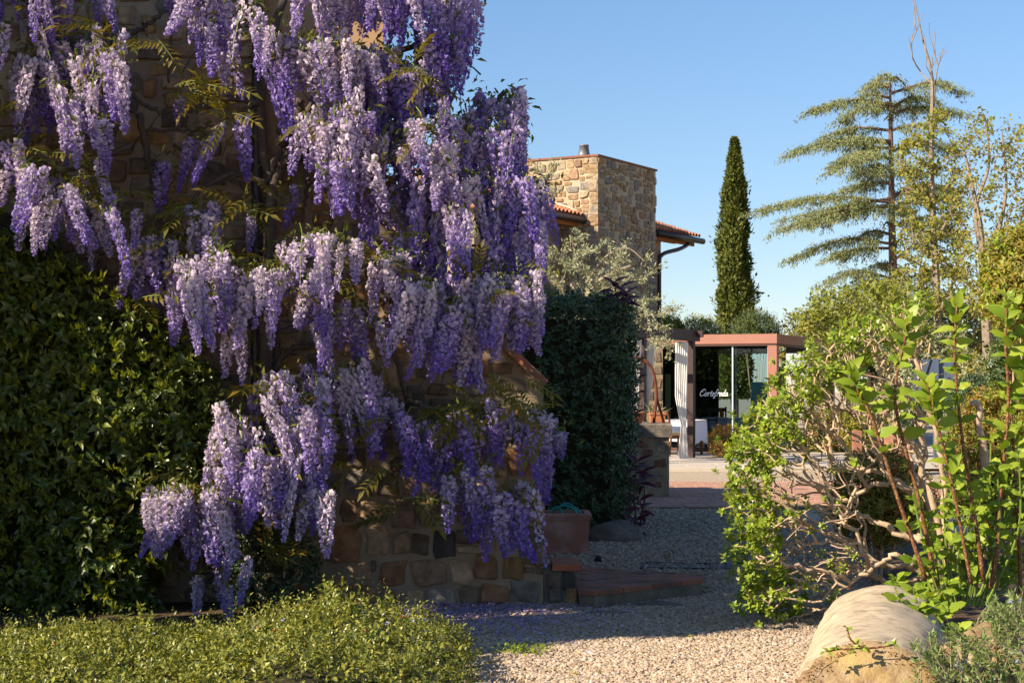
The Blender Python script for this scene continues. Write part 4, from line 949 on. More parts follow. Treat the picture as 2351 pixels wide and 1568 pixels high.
def curtain(label, rows, Y, n=28, folds=6):
    mb = MB(); v = []; m = len(rows)
    dense = []
    for i in range((m-1)*5+1):
        s = i/5; k = min(int(s), m-2); u_ = s-k; u_ = u_*u_*(3-2*u_); dense.append([rows[k][j]+(rows[k+1][j]-rows[k][j])*u_ for j in range(3)])
    for (a, b, yy) in dense:
        for j in range(n+1):
            s = j/n; p = P(a+(b-a)*s, yy, Y); wd_ = (b-a)/F*Y; am = min(.022, .012 + .005*(.25/max(.05, wd_))); ph = math.sin(s*folds*6.283 + yy*.01) + .4*math.sin(s*folds*2.3*6.283+1)
            v.append((p.x, p.y + am*ph + .0*(s), p.z))
    f = [(i*(n+1)+j, i*(n+1)+j+1, (i+1)*(n+1)+j+1, (i+1)*(n+1)+j) for i in range(len(dense)-1) for j in range(n)]
    mb.add(v, f); o = mb.build("curtain", M_cloth, None, True); return tag(o, label, "curtain", "white curtains of the pergola")
curtain("white curtain knotted at its middle beside the right pergola post", [(1551,1580,786),(1550,1579,850),(1550,1578,910),(1557,1577,950),(1563.5,1575,976),(1561,1577.5,1000),(1558,1579,1030),(1556,1580,1053)], 33.05)
curtain("white curtain swept aside to the pergola post behind the iron arch", [(1481,1504,780),(1481,1502,830),(1480.5,1498,880),(1480,1491,920),(1480,1484,952)], 31.6)
curtain("white curtain showing between the hedge and the pergola post", [(1450,1473,780),(1450,1470,840),(1448,1468,900),(1450,1464,945)], 31.2)

# ------------------------------------------------------------------ glass pavilion
cor = Vector((5.69, 36.5, 0)); fl = Vector((-.92, .39, 0)).normalized(); fr_ = Vector((.39, .92, 0)).normalized()
pavl = thing("glass_pavilion", "glass walled restaurant pavilion with a salmon painted metal frame", "pavilion", cor)
ZT, ZB = 2.607, 2.40
LW, DP = 6.2, 11.5
z_ = (0, 0, 1)
mb = MB(); mb.add(*obox(cor, fl, fr_, z_, (0, LW), (0, .22), (ZB, ZT))); mb.build("roof_beam", M_frame, pavl)
mb = MB(); mb.add(*obox(cor, fl, fr_, z_, (0, .22), (.223, DP), (ZB, ZT-.002))); mb.build("roof_beam", M_frame, pavl)
mb = MB(); mb.add(*obox(cor, fl, fr_, z_, (.01, LW), (.02, .20), (ZB-.045, ZB-.003))); mb.build("track", M_frame2, pavl)
mb = MB(); mb.add(*obox(cor, fl, fr_, z_, (.02, .20), (.21, DP), (ZB-.045, ZB-.003))); mb.build("track", M_frame2, pavl)
for a, b in ((0, 0), (3.9, 0), (0, DP-.25), (0, 5.6)):
    mb = MB(); mb.add(*obox(cor, fl, fr_, z_, (a+.004, a+.204), (b+.004, b+.204), (.05, ZB-.047))); mb.build("column", M_frame, pavl)
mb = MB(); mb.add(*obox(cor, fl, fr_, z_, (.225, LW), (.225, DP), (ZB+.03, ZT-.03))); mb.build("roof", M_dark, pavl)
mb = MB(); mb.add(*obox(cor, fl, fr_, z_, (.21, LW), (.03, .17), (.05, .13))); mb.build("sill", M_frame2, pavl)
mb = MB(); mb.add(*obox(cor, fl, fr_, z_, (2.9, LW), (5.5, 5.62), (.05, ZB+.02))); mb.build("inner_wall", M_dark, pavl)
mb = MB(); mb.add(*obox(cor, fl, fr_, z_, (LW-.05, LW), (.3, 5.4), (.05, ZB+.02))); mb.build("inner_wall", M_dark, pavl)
def along(px):      # distance along the front from the corner seen at pixel px
    k = (px-CX)/F; return (cor.x - k*cor.y)/(-fl.x + k*fl.y)
s1, s2, s3, s4 = .21, along(1684), along(1674), along(1596)
for a, b, dd in ((.21, s2+.04, .07), (s2-.02, s3+.9, .10), (s3+.86, 3.9, .07), (4.12, LW-.1, .07)):
    mb = MB(); mb.add(*obox(cor, fl, fr_, z_, (a, b), (dd, dd+.012), (.131, ZB-.046))); g = mb.build("pane", M_glass, pavl)
    for e in (a, b):
        mb = MB(); mb.add(*obox(cor, fl, fr_, z_, (e-.014, e+.014), (dd-.004, dd+.016), (.132, ZB-.048))); mb.build("edge_strip", M_glassedge, g)
for a, b in ((.21, 1.1), (1.15, 3.3), (3.3, 5.5)):
    mb = MB(); mb.add(*obox(cor, fl, fr_, z_, (.07, .082), (a, b), (.06, ZB-.046))); mb.build("pane", M_glass, pavl) if a < 1 or a > 2 else None
# lettering on the glass
lt = {'C': [[(1.75,1.55),(1.62,1.95),(1.2,2.05),(.65,1.6),(.35,.9),(.5,.2),(.95,0),(1.5,.25),(1.75,.55)], [(1.2,2.05),(.75,1.75),(.85,1.35),(1.2,1.3)]],
      'o': [[(.5,1),(.15,.75),(.1,.3),(.4,0),(.75,.2),(.8,.7),(.5,1),(.7,.85),(1.0,.9)]], 'r': [[(0,.9),(.15,1.05),(.2,.6),(.15,0)], [(.2,.6),(.45,.98),(.7,.95),(.72,.8)]],
      't': [[(.3,1.6),(.22,.6),(.25,.1),(.45,0),(.7,.2)], [(0,1.0),(.62,1.05)]], 'e': [[(.1,.45),(.55,.6),(.62,.9),(.4,1.0),(.15,.7),(.12,.25),(.35,0),(.75,.25)]],
      'f': [[(.75,1.75),(.55,2.0),(.38,1.7),(.3,.8),(.22,-.2),(.05,-.7),(-.1,-.5),(.3,.05),(.6,.2)], [(.05,.98),(.6,1.02)]],
      'd': [[(.62,.85),(.35,1.0),(.1,.6),(.15,.1),(.4,.02),(.65,.4)], [(.85,2.0),(.68,.9),(.66,.15),(.8,0),(1.0,.2)]], 'a': [[(.62,.85),(.35,1.0),(.1,.6),(.15,.1),(.4,.02),(.65,.5)], [(.7,1.0),(.66,.2),(.8,0),(1.05,.25)]]}
adv = {'C': 1.75, 'o': .98, 'r': .82, 't': .68, 'e': .78, 'f': .68, 'd': .98, 'a': 1.0}
word = "Cortefreda"; total = sum(adv[c] for c in word)
sa, sb = along(1602), along(1671); unit = (sa-sb)/(total+.2); zb = EYE - (909-HY)/F*37.1
let = MB(); xo = 0
for ch in word:
    for st in lt[ch]:
        pts = spline([(a, b, 0) for a, b in st], 5*len(st)); prev = None
        q = [cor + fl*(sa - (xo + v.x + .28*v.y)*unit) + fr_*.058 + Vector((0, 0, zb + v.y*unit*1.0)) for v in pts]
        let.add(*tube(q, .0085, 5))
    xo += adv[ch]
let.build("lettering", M_letter, pavl)
# tables, chairs and things inside
def table(px, Y, w, d, label, h=.72):
    c = P(px, 900, Y); c.z = .05; t = thing("dining_table", label, "table", c, "tables laid with white cloths")
    v = []; hh = h
    pts = []
    mb = MB(); mb.add(*obox(c, fl, fr_, z_, (-w/2, w/2), (-d/2, d/2), (hh-.03, hh))); mb.build("tabletop", M_linen, t)
    n = 44; per = []
    for i in range(n):
        s = i/n*4; k = int(s); u_ = s-k; a = [(-1,-1),(1,-1),(1,1),(-1,1)]; p = [a[k][j]+(a[(k+1) % 4][j]-a[k][j])*u_ for j in range(2)]; per.append(p)
    for lev, (zz, ex) in enumerate(((hh+.004, 1.012), (hh-.08, 1.03), (.30, 1.05))):
        for i, (a, b) in enumerate(per):
            e = ex + (.05*math.sin(i*1.9) if lev == 2 else 0); dz = -.10*(abs(a)+abs(b)-1.0) if lev == 2 else 0
            v.append(c + fl*(a*w/2*e) + fr_*(b*d/2*e) + Vector((0, 0, zz + dz)))
    f = [(l*n+i, l*n+(i+1) % n, (l+1)*n+(i+1) % n, (l+1)*n+i) for l in range(2) for i in range(n)] + [tuple(range(n))]
    mb = MB(); mb.add([tuple(q) for q in v], f); mb.build("tablecloth", M_linen, t, True)
    for sx in (-1, 1):
        for sy in (-1, 1):
            mb = MB(); mb.add(*obox(c + fl*sx*(w/2-.08) + fr_*sy*(d/2-.08), fl, fr_, z_, (-.025, .025), (-.025, .025), (0, hh-.032))); mb.build("leg", M_woodch, t)
table(1560, 35.6, .9, .9, "white clothed table under the pergola, behind the knotted curtain")
table(1602, 38.6, .85, .85, "white clothed table behind the lettered pane, nearest the pergola post")
table(1700, 38.4, 1.1, .9, "white clothed table behind the glass beside the mint panel")
def chair(px, Y, rot, label):
    c = P(px, 900, Y); c.z = .05; t = thing("wooden_chair", label, "chair", c, "wooden dining chairs")
    a = Vector((math.cos(rot), math.sin(rot), 0)); b = Vector((-math.sin(rot), math.cos(rot), 0))
    mb = MB(); mb.add(*obox(c, a, b, z_, (-.22, .22), (-.21, .21), (.43, .49))); mb.build("seat", M_seat, t)
    mb = MB(); mb.add(*obox(c, a, b, z_, (-.225, .225), (-.215, .215), (.36, .428))); mb.build("seat_frame", M_woodch, t)
    for sx in (-1, 1):
        mb = MB(); mb.add(*tube(spline([c+a*sx*.2-b*.2+Vector((0,0,0)), c+a*sx*.2-b*.2+Vector((0,0,.42))], 2), [.018,.022,.024], 6)); mb.build("leg", M_woodch, t)
        mb = MB(); mb.add(*tube(spline([c+a*sx*.2+b*.24, c+a*sx*.2+b*.2+Vector((0,0,.45)), c+a*sx*.19+b*.23+Vector((0,0,.7)), c+a*sx*.215+b*.3+Vector((0,0,.95))], 10), .022, 6)); mb.build("leg", M_woodch, t)
    for z0, z1, dy in ((.84, .93, .27), (.66, .71, .225)):
        mb = MB(); mb.add(*obox(c, a, b, z_, (-.19, .19), (dy, dy+.03), (z0, z1))); mb.build("back_slat", M_woodch, t)
chair(1620, 37.75, math.radians(190), "wooden dining chair behind the glass between two white clothed tables")
chair(1549, 34.6, math.radians(115), "wooden dining chair half hidden by the well, under the pergola")
chair(1655, 39.6, math.radians(10), "wooden dining chair standing deeper inside the pavilion behind the tables")
o = MB(); c = P(1657, 963, 38.3); o.add(*obox((c.x, c.y, .775), fl, fr_, z_, (-.05, .05), (-.01, .01), (0, .16))); tag(o.build("menu_card", M_orange), "orange menu card standing on a white table inside the pavilion", "menu card")
mb = MB(); c = P(1742, 900, 38.0); mb.add(*obox((c.x-.05, c.y-1.05, .05), fl, fr_, z_, (-.25, .27), (0, .05), (0, 1.52))); mp_ = mb.build("mint_screen", M_mint); tag(mp_, "pale mint screen panel standing inside the glass pavilion", "screen")
mb = MB(); c = P(1533, 900, 40.0); mb.add(*obox((c.x, c.y, .05), fl, fr_, z_, (-.06, .06), (0, .05), (0, 1.72))); tag(mb.build("cream_board", M_cream), "narrow cream board leaning in the dark behind the pergola", "board")
pil = thing("stone_pillar", "rough stone pillar in the shade behind the iron arch", "pillar", (3.0, 36.3, .05))
mb = MB(); mb.add(*box((2.86, 36.3, .03), (3.22, 36.7, 2.39))); mb.build("body", M_wellmortar, pil)
for i in range(16):
    g = MB(); V, f = stone_geo(R.uniform(.12, .17), R.uniform(.17, .24), .02); g.add(np.array(V) + (2.95 + .17*(i % 2), 36.3, .2 + .27*(i//2)), f); o = g.build("stone", M_stone, pil); o.color = (*R.choice([(.3,.22,.13),(.22,.17,.12),(.16,.13,.11)]), 1)

# ------------------------------------------------------------------ stone tower and its roofs
E0 = Vector((2.116, 42.0, 0)); tr_ = Vector((.5, .866, 0)).normalized(); tl_ = Vector((-.866, .5, 0)).normalized(); HT = 7.17
tw_ = thing("stone_tower", "square golden stone tower house with terracotta roofed wings behind the olive tree", "building", E0)
TWW, TWD = 4.6, 3.36
mb = MB(); mb.add(*obox(E0, tr_, tl_, z_, (0, TWD), (0, TWW), (-.1, HT))); mb.build("tower_wall", surf("tower_mortar", (.47,.38,.26), (.39,.31,.21), 3, b=.5, bd=.01), tw_)
mb = MB(); mb.add(*obox(E0, tr_, tl_, z_, (-.04, TWD+.04), (-.04, TWW+.04), (HT+.001, HT+.05))); mb.build("coping", M_brick, tw_)
tst = []
def face_stones(u_, nrm, wid, z0, z1, n, smin, smax):
    for q in pack(wid, z1-z0, n, smin, smax, .022):
        w, h = q[2]-q[0], q[3]-q[1]
        if w > .07 and h > .06: tst.append((E0 + u_*((q[0]+q[2])/2) + Vector((0,0,z0+(q[1]+q[3])/2)), u_, nrm, w, h, z0+q[1]))
face_stones(tr_, -tl_, TWD, 2.0, HT-.02, 300, .16, .40)
face_stones(tl_, -tr_, 2.6, 3.2, HT-.02, 190, .17, .50)
tst.sort(key=lambda q: -q[3]*q[4]*(2.0 if q[5] > 3.4 else 1))
z = 3.0; i = 0
while z < HT - .3:
    h = R.uniform(.16, .30); la, lb = (R.uniform(.30, .44), R.uniform(.16, .24)) if i % 2 else (R.uniform(.16, .24), R.uniform(.30, .44)); pr = R.uniform(.012, .03)
    g = MB(); g.add(*obox(E0, tr_, tl_, z_ if False else (0, 0, 1), (-pr, la), (-pr, lb), (z, z+h-.025))); o = g.build("corner_stone", M_stone, tw_); o.color = (*tower_cols(), 1); z += h; i += 1
rest = MB()
for i, (c, u_, nrm, w, h, zz) in enumerate(tst):
    V, f = stone_geo(w*1.05, h*1.05, R.uniform(.015, .045), .16, 7); V = np.array(V)
    V = np.array(c) + V[:, :1]*np.array(u_) + V[:, 1:2]*(-np.array(nrm)) + V[:, 2:]*np.array((0, 0, 1.))
    if (u_.cross(Vector((0,0,1)))).dot(nrm) < 0: f = [q[::-1] for q in f]
    if i < 298: g = MB(); g.add(V, f); o = g.build("stone", M_stone, tw_); o.color = (*tower_cols(), 1)
    else: rest.add(V, f)
if rest.c: o = rest.build("small_stones", M_stone, tw_); o.color = (.38,.26,.14,1); tag(o, kind="stuff")
fc = E0 + tr_*1.0 + tl_*.9 + Vector((0, 0, HT+.05))
mb = MB(); mb.add(*lathe([(.20, 0), (.20, .02), (.175, .025), (.115, .38), (.125, .385), (.125, .415), (.09, .42)], 18, tuple(fc))); mb.build("flue", M_flue, tw_, True)
def barrel(r=.085, L_=.5, k=7):
    v = []; f = []
    for s, rr in ((0, r), (L_, r*.82)):
        for q in (1.0, .82):
            for i in range(k): a = math.pi*i/(k-1); v.append((math.cos(a)*rr*q, s, math.sin(a)*rr*q))
    for i in range(k-1):
        f += [(i, i+1, 2*k+i+1, 2*k+i), (k+i, 3*k+i, 3*k+i+1, k+i+1), (i, k+i, k+i+1, i+1), (2*k+i, 2*k+i+1, 3*k+i+1, 3*k+i)]
    f += [(0, 2*k, 3*k, k), (k-1, 2*k-1, 4*k-1, 3*k-1)]
    mb = MB(); mb.add(v, f); return mb.mesh("roof_tile", M_tile)
BT = barrel()
def eave(o, u_, up, n, rows, slope, z, fas, glen):
    """tiled eave: line from o along u_, roof rising along up"""
    ca, sa_ = math.cos(slope), math.sin(slope); upv = Vector((up.x*ca, up.y*ca, sa_)); nn = u_.cross(upv)
    if nn.z < 0: nn = -nn
    mb = MB(); mb.add(*obox(o + Vector((0,0,z)), u_, upv, nn, (0, n*.2), (.02, rows*.42), (-.10, -.03))); mb.build("roof_deck", M_tile, tw_)
    for i in range(n):
        for r_ in range(rows):
            c = o + u_*(i*.2+.1) + upv*(r_*.40-.04) + nn*(.0 + r_*.004) + Vector((0,0,z)); m = Matrix((u_, upv, nn)).transposed().to_4x4(); m.translation = c
            link("roof_tile", BT, tw_, m)
    a = o - upv*.06 + Vector((0,0,z-.07)) - nn*.03
    mb = MB(); mb.add(*tube([a, a + u_*glen], .085, 10)); mb.build("gutter", M_dkmetal, tw_, True)
    mb = MB(); mb.add(*obox(o + Vector((0,0,z)), u_, up, z_, (0, n*.2-.1), (.10, .15), (-.27, -.12))); mb.build("fascia", surf("orange_timber", (.40,.16,.05), None, b=0), tw_)
    mb = MB(); mb.add(*obox(o + Vector((0,0,z)), u_, up, z_, (0, n*.2-.1), (.152, .75), (-.17, -.12))); mb.build("soffit", M_brick, tw_)
# left wing: eave runs towards the viewer from the tower's sunny face
eo = E0 + tl_*.42; eave(eo - tr_*4.4, tr_, tl_, 22, 6, math.radians(19), 5.72, 1, 4.4)
mb = MB(); mb.add(*obox(E0 + tl_*1.02, -tr_, tl_, z_, (.003, 4.2), (0, 3.3), (-.1, 5.7))); wl = mb.build("wing_wall", surf("wing_stone", (.34,.24,.14), (.20,.15,.10), 3.5, b=.8, bd=.03, c3=(.42,.30,.17), s3=5), tw_)
mb = MB(); q0 = E0 + tl_*.45 + Vector((0,0,5.70)); q = [q0 + tl_*(i*.28) + Vector((0,0,.07 + i*.28*math.tan(math.radians(19)) + .03*math.sin(i))) - tr_*.02 for i in range(8)]
mb.add(*tube(q, np.linspace(.05, .09, 8), 6)); mb.build("flashing", M_plaster, tw_, True)
# right wing behind the tower
ro = Vector((3.82, 44.95, 0)); eave(ro, tr_, tl_, 14, 4, math.radians(18), 5.66, 1, 2.95)
wc = Vector((4.03, 46.0, 0)); mb = MB(); mb.add(*obox(wc, -tr_, tl_, z_, (0, 3.0), (0, 5), (-.1, 5.55))); mb.build("rear_wall", M_stucco, tw_)
dpp = [P(1579, 553, 46.9), P(1578, 562, 46.9), P(1560, 572, 46.4), P(1530, 580, 45.9), P(1518, 588, 45.7), P(1514, 605, 45.6), P(1514, 740, 45.6), P(1514, 860, 45.6)]
mb = MB(); mb.add(*tube(spline(dpp, 40), .055, 10)); mb.build("downpipe", M_dkmetal, tw_, True)

# ------------------------------------------------------------------ trees
def tip_cloud(poly, n, Y, dY): 
    xy = sample_poly(poly, n); return to_world(xy, Y + rng.uniform(-dY, dY, n))
def order_tips(T_, base): return T_[np.argsort(np.linalg.norm(T_ - np.array(base), axis=1))]
# olive
ol = thing("olive_tree", "silvery olive tree with pale twisting branches in front of the stone tower", "tree", P(1320, 1100, 30))
t = Tree(); t.chain(spline([(1.08, 30, 0), (1.10, 30, 1.6), (1.2, 30.0, 2.6), (1.06, 30.0, 3.3)], 12), .10, .05)
t.chain(wpath([(1335,720),(1360,660),(1400,630),(1450,610)], 29.9, 8), .05, .02, 5); t.chain(wpath([(1320,720),(1290,660),(1250,640)], 30.1, 8), .05, .02, 5); t.chain(wpath([(1345,650),(1390,590),(1440,570),(1480,600)], 29.6, 10), .02, .008, 7)
op = [(1205,520),(1260,560),(1330,510),(1380,560),(1420,545),(1470,570),(1525,600),(1515,700),(1480,780),(1420,745),(1380,745),(1300,745),(1215,745)]
tips = np.vstack([tip_cloud(op, 150, 30, .9), tip_cloud([(880,470),(1010,480),(1210,520),(1215,700),(1000,660)], 60, 30.5, .5), tip_cloud([(1215,365),(1295,370),(1290,450),(1225,460)], 14, 30.4, .4), tip_cloud([(1480,740),(1540,750),(1560,760),(1540,835),(1515,820),(1500,780)], 12, 29.2, .2), tip_cloud([(1520,700),(1570,705),(1560,720),(1525,712)], 5, 29.5, .2)])
ends = t.grow(order_tips(tips, (1.1, 30, 2.6)), .2, .15, sag=.03); mb = MB(); t.mesh(mb, .0045, .36, 6); mb.build("trunk", surf("olive_bark", (.42,.34,.24), (.28,.22,.15), 8, b=.8, bd=.02), ol)
pp_ = []; aa = []
for e, d in ends:
    k = 46; u_ = rng.uniform(-.34, .06, k); pp_.append(e + u_[:, None]*d + rng.normal(0, .035, (k, 3))); aa.append(rdir(k)*.8 + d*.8 + (0, 0, .2))
pp_ = np.vstack(pp_); aa = np.vstack(aa); mb = MB(); leaves(mb, T_leaf(.15, .02, -.05), pp_, aa, rdir(len(pp_)) + (-.2, -.4, .6), rng.uniform(.05, .09, len(pp_))); tag(mb.build("foliage", F_olive, ol), kind="stuff")

# cypresses
def cypress(label, px, ytop, ybase, Y, prof, n, seed):
    b = P(px, ybase, Y); top = P(px, ytop, Y); t = thing("cypress", label, "tree", (b.x, Y, 0), "slim cypresses")
    mb = MB(); mb.add(*tube([(b.x, Y, 0), (b.x, Y, top.z*.6), (b.x, Y, top.z*.95)], [.16, .10, .02], 7)); mb.build("trunk", M_bark4, t)
    H = top.z; u_ = rng.uniform(.08, 1, n)**.9; u_ = np.minimum(u_, .999)
    th = rng.uniform(0, 6.283, n); rr = np.interp(u_, [q[0] for q in prof], [q[1] for q in prof])
    lm = np.array([mnoise.noise(Vector((math.cos(a)*1.6, math.sin(a)*1.6, h*H*.75 + seed))) + .8*mnoise.noise(Vector((math.cos(a)*4, math.sin(a)*4, h*H*1.6 + seed))) for a, h in zip(th, u_)])
    r = rr*(1 + .55*lm)*(1 - .35*rng.uniform(0, 1, n)**2)*np.where(rng.uniform(0, 1, n) < .06, rng.uniform(1.1, 1.45, n), 1); p = np.stack([b.x + r*np.cos(th), Y + r*np.sin(th), u_*H], 1)
    ax = np.stack([np.cos(th)*.5, np.sin(th)*.5, np.ones(n)*.8], 1) + rng.normal(0, .45, (n, 3)); nn = np.stack([np.cos(th), np.sin(th), np.full(n, .2)], 1) + rng.normal(0, .4, (n, 3))
    mb = MB(); leaves(mb, T_leaf(.24, .08, .1), p, ax, nn, rng.uniform(.09, .20, n)); tag(mb.build("crown", F_cyp, t), kind="stuff")
cypress("tall slim cypress standing alone behind the glass pavilion", 1686, 322, 765, 60, [(0,.45),(.3,.52),(.46,.57),(.55,.54),(.69,.43),(.836,.28),(.93,.18),(.965,.08),(1,.03)], 30000, 1.0)
cypress("dark cypress top showing behind the wisteria and left of the stone tower", 1184, 222, 765, 62, [(0,.6),(.3,.62),(.6,.55),(.75,.48),(.9,.24),(1,.03)], 14000, 5.0)

# cedar
ced = thing("cedar_tree", "grey green cedar with flat drooping branches rising above the shrubs", "tree", P(2045, 1000, 55))
CY_ = 55.0; mb = MB(); mb.add(*tube(spline([(12.1, CY_, 0), P(2050, 720, CY_), P(2048, 520, CY_), P(2045, 300, CY_), P(2043, 190, CY_)], 20), np.linspace(.20, .03, 21), 9)); mb.build("trunk", M_bark4, ced)
arms = [((2044,185),(1990,210),-.3),((2044,185),(2085,205),.2),((2044,200),(2000,215),.8),((2044,225),(1960,240),-.2),((2044,240),(1866,255),-.5),((2045,250),(2140,240),.6),((2045,215),(2208,215),0),((2046,300),(1900,320),.6),((2046,330),(1820,352),-.4),((2046,340),(1915,395),-.9),((2046,350),(2180,350),.6),((2047,420),(1930,440),1),
        ((2048,465),(1720,490),-.5),((2048,455),(1800,505),.7),((2048,470),(1790,530),-1),((2048,475),(1880,520),1.3),((2048,480),(2200,470),.5),((2049,560),(1820,595),-.5),((2049,570),(1900,600),.8),((2050,540),(1950,560),0),((2050,640),(1890,655),-.6),((2050,650),(2200,620),.5),((2047,400),(2150,400),-.7),((2048,260),(2210,265),.7),((2049,600),(2190,540),-.5),((2047,520),(2180,540),.6),((2046,300),(2170,300),-.3),((2046,240),(1930,285),.9),((2047,390),(1980,400),-1.2),((2048,640),(1960,690),.4)]
for h in range(240, 700, 42):
    w_ = np.interp(h, [200, 330, 480, 620, 720], [60, 130, 190, 170, 110]); dx = R.uniform(-1, 1)*w_; arms.append(((2045+(h-200)*.012, h), (2045+dx, h + R.uniform(0, 45) - 10), R.uniform(-1.6, 1.6)))
mbb = MB(); pos = []; axs = []
for (a, b, dz) in arms:
    p0 = P(*a, CY_); p1_ = P(*b, CY_ + dz*2.2); mid = (p0+p1_)/2 + Vector((R.gauss(0, .1), R.gauss(0, .1), R.uniform(.05, .42))); q = spline([p0, mid, p1_], 12); mbb.add(*tube(q, np.linspace(.055, .012, 13), 5, False))
    D = (p1_-p0); Ln = D.length; D.normalize(); S = D.cross(Vector((0,0,1))).normalized()
    nb_ = int(Ln*18)
    for i in range(nb_):
        u_ = R.uniform(.12, 1.0); c = q[min(12, int(u_*12))].lerp(q[min(12, int(u_*12)+1)], (u_*12) % 1); sd = R.choice((-1, 1)); bl = R.uniform(.3, 1.15)*(1.15-u_*.55)*min(1, Ln/2.2)
        d = (D*R.uniform(.4, .9) + S*sd*R.uniform(.4, 1.1)).normalized(); k = int(bl*58) + 4; s = rng.uniform(0, 1, k)
        pts = np.array(c) + s[:, None]*bl*np.array(d) + np.stack([np.zeros(k), np.zeros(k), -.38*bl*s**2 + .04], 1) + rng.normal(0, .055, (k, 3)); pos.append(pts)
        aa = np.tile(np.array(d)*.5, (k, 1)) + rng.normal(0, .55, (k, 3)) + (0, 0, -.75); axs.append(aa)
mbb.build("branch", M_bark4, ced); pos = np.vstack(pos); axs = np.vstack(axs); n = len(pos); mb = MB(); leaves(mb, T_leaf(.10, .03, -.1), pos, axs, rdir(n) + (-.3, -.5, .6), rng.uniform(.08, .17, n)); tag(mb.build("foliage", F_cedar, ced), kind="stuff"); print("cedar", n)

# spring trees
def spring_tree(name, label, base, trunks, polys, mats, Y, dY, lsz, per, bark, rt=.006, bare=None, group=None, T=T_leaf(.3, .05, -.1)):
    t_ = thing(name, label, "tree", base, group); t = Tree()
    for pts, r0, r1 in trunks: t.chain(wpath(pts, Y, 18), r0, r1)
    tips = np.vstack([tip_cloud(p, n, Y, dY) for p, n in polys]); ends = t.grow(order_tips(tips, base), .22, .3)
    if bare:
        for p, n in bare: t.grow(order_tips(tip_cloud(p, n, Y, .3), base), .12, .25, bias=lambda A_, q: 1.2*np.maximum(0, A_[:, 2] - q[2] + .5))
    mb = MB(); t.mesh(mb, rt, .38, 6); mb.build("trunk", bark, t_)
    pp_ = []; aa = []
    for e, d in ends:
        k = max(3, int(R.gauss(per, per*.4))); cl = rng.normal(0, .10, (k, 3)); cl[:, 2] *= .7; pp_.append(e + cl - d*rng.uniform(0, .25, (k, 1))); aa.append(rdir(k) + d*.5 + (0, 0, -.15))
    pp_ = np.vstack(pp_); aa = np.vstack(aa); n = len(pp_); mb = MB(); pk = rng.integers(0, len(mats), n)
    for i in range(len(mats)):
        q = pk == i; leaves(mb, T, pp_[q], aa[q], rdir(q.sum())*.8 + (-.2, -.4, .8), lsz*rng.uniform(.6, 1.3, q.sum()), i)
    tag(mb.build("foliage", mats, t_), kind="stuff")
spring_tree("young_tree", "thinly leaved tree whose bare top shoots up above the cedar", P(2150, 1000, 46), [([(2155,960),(2152,700),(2142,500),(2138,330),(2140,180),(2118,90),(2100,0)], .12, .006), ([(2140,480),(2100,440),(2075,430)], .05, .02), ([(2139,340),(2150,170),(2172,115)], .03, .008), ([(2145,560),(2190,480),(2220,440)], .05, .015)],
            [([(2060,350),(2110,270),(2160,240),(2200,330),(2210,460),(2220,600),(2210,720),(2000,730),(2050,600),(2065,470)], 330)], [F_dec, F_dec2, F_dec], 46, 1.4, .12, 22, M_bark3, .010, bare=[([(2085,20),(2095,-10),(2125,10),(2145,70),(2185,110),(2170,150),(2110,190),(2088,130),(2080,70)], 24)])
spring_tree("leaning_tree", "pale barked tree with sparse bronze leaves standing right of the bare topped tree", P(2275, 1000, 42), [([(2275,960),(2268,800),(2258,640),(2250,520),(2230,420),(2210,330)], .16, .02), ([(2258,640),(2290,540),(2310,430),(2300,300)], .08, .015), ([(2255,590),(2240,480),(2270,380),(2262,270)], .07, .015), ([(2265,700),(2320,600),(2350,480)], .06, .02)],
            [([(2190,300),(2240,250),(2330,265),(2400,300),(2400,700),(2220,720),(2180,600),(2185,430)], 330)], [F_dec2, F_dec], 42, 1.5, .11, 15, M_bark3, .006)
spring_tree("maple_tree", "small yellow green tree leaning over the pavilion roof below the cedar", P(1930, 1000, 38), [([(1950,990),(1940,860),(1920,790),(1880,740),(1850,720)], .08, .02), ([(1935,820),(1980,760),(2020,700)], .05, .02)],
            [([(1800,725),(1840,690),(1880,670),(1930,665),(2000,640),(2080,650),(2120,760),(2000,790),(1870,780),(1840,740)], 190)], [F_dec, F_dec], 38, 1.0, .11, 22, M_bark3, .005)

# ------------------------------------------------------------------ planting in the distance
def px_ball(name, label, cat, px, pyc, Y, rx, rz, ry, mats, n, ls, **k):
    c = P(px, pyc, Y); return ball_shrub(name, label, cat, c, (rx/F*Y, ry, rz/F*Y), mats, n, ls, **k)
px_ball("round_bush", "rounded yellow green bush behind the pergola beam, beside the downpipe", "bush", 1534, 760, 50, 27, 28, .5, [F_gold, F_pit], 1500, .09, seed=1)
px_ball("pale_bush", "pale leafed bush above the pavilion roof, left of the tall cypress", "bush", 1606, 765, 50, 44, 26, .6, [F_var, F_dec], 1300, .11, seed=2, corek=.5)
px_ball("feathery_juniper", "feathery green juniper tuft at the foot of the tall cypress", "bush", 1735, 768, 52, 42, 36, .6, [F_cypf, F_cyp], 3200, .16, T=T_leaf(.08, .02, .0), up=1.3, seed=3, corek=.5)
px_ball("orange_tipped_bush", "dark bush with orange tips behind the pavilion's far corner", "bush", 1872, 775, 52, 40, 30, .8, [F_gold, F_hedge], 1800, .10, seed=6)
px_ball("broad_dark_bush", "broad dark green bush behind the small yellow green tree", "bush", 1960, 775, 50, 90, 55, 1.2, [F_hedge, F_gold], 4200, .12, seed=7)
px_ball("nandina_bush", "small bush with red and golden leaves at the terrace edge beside the pergola post", "bush", 1668, 1022, 33.6, 36, 40, .35, [F_red, F_gold, F_red], 2200, .055, T=T_leaf(.16), seed=8, corek=.55)
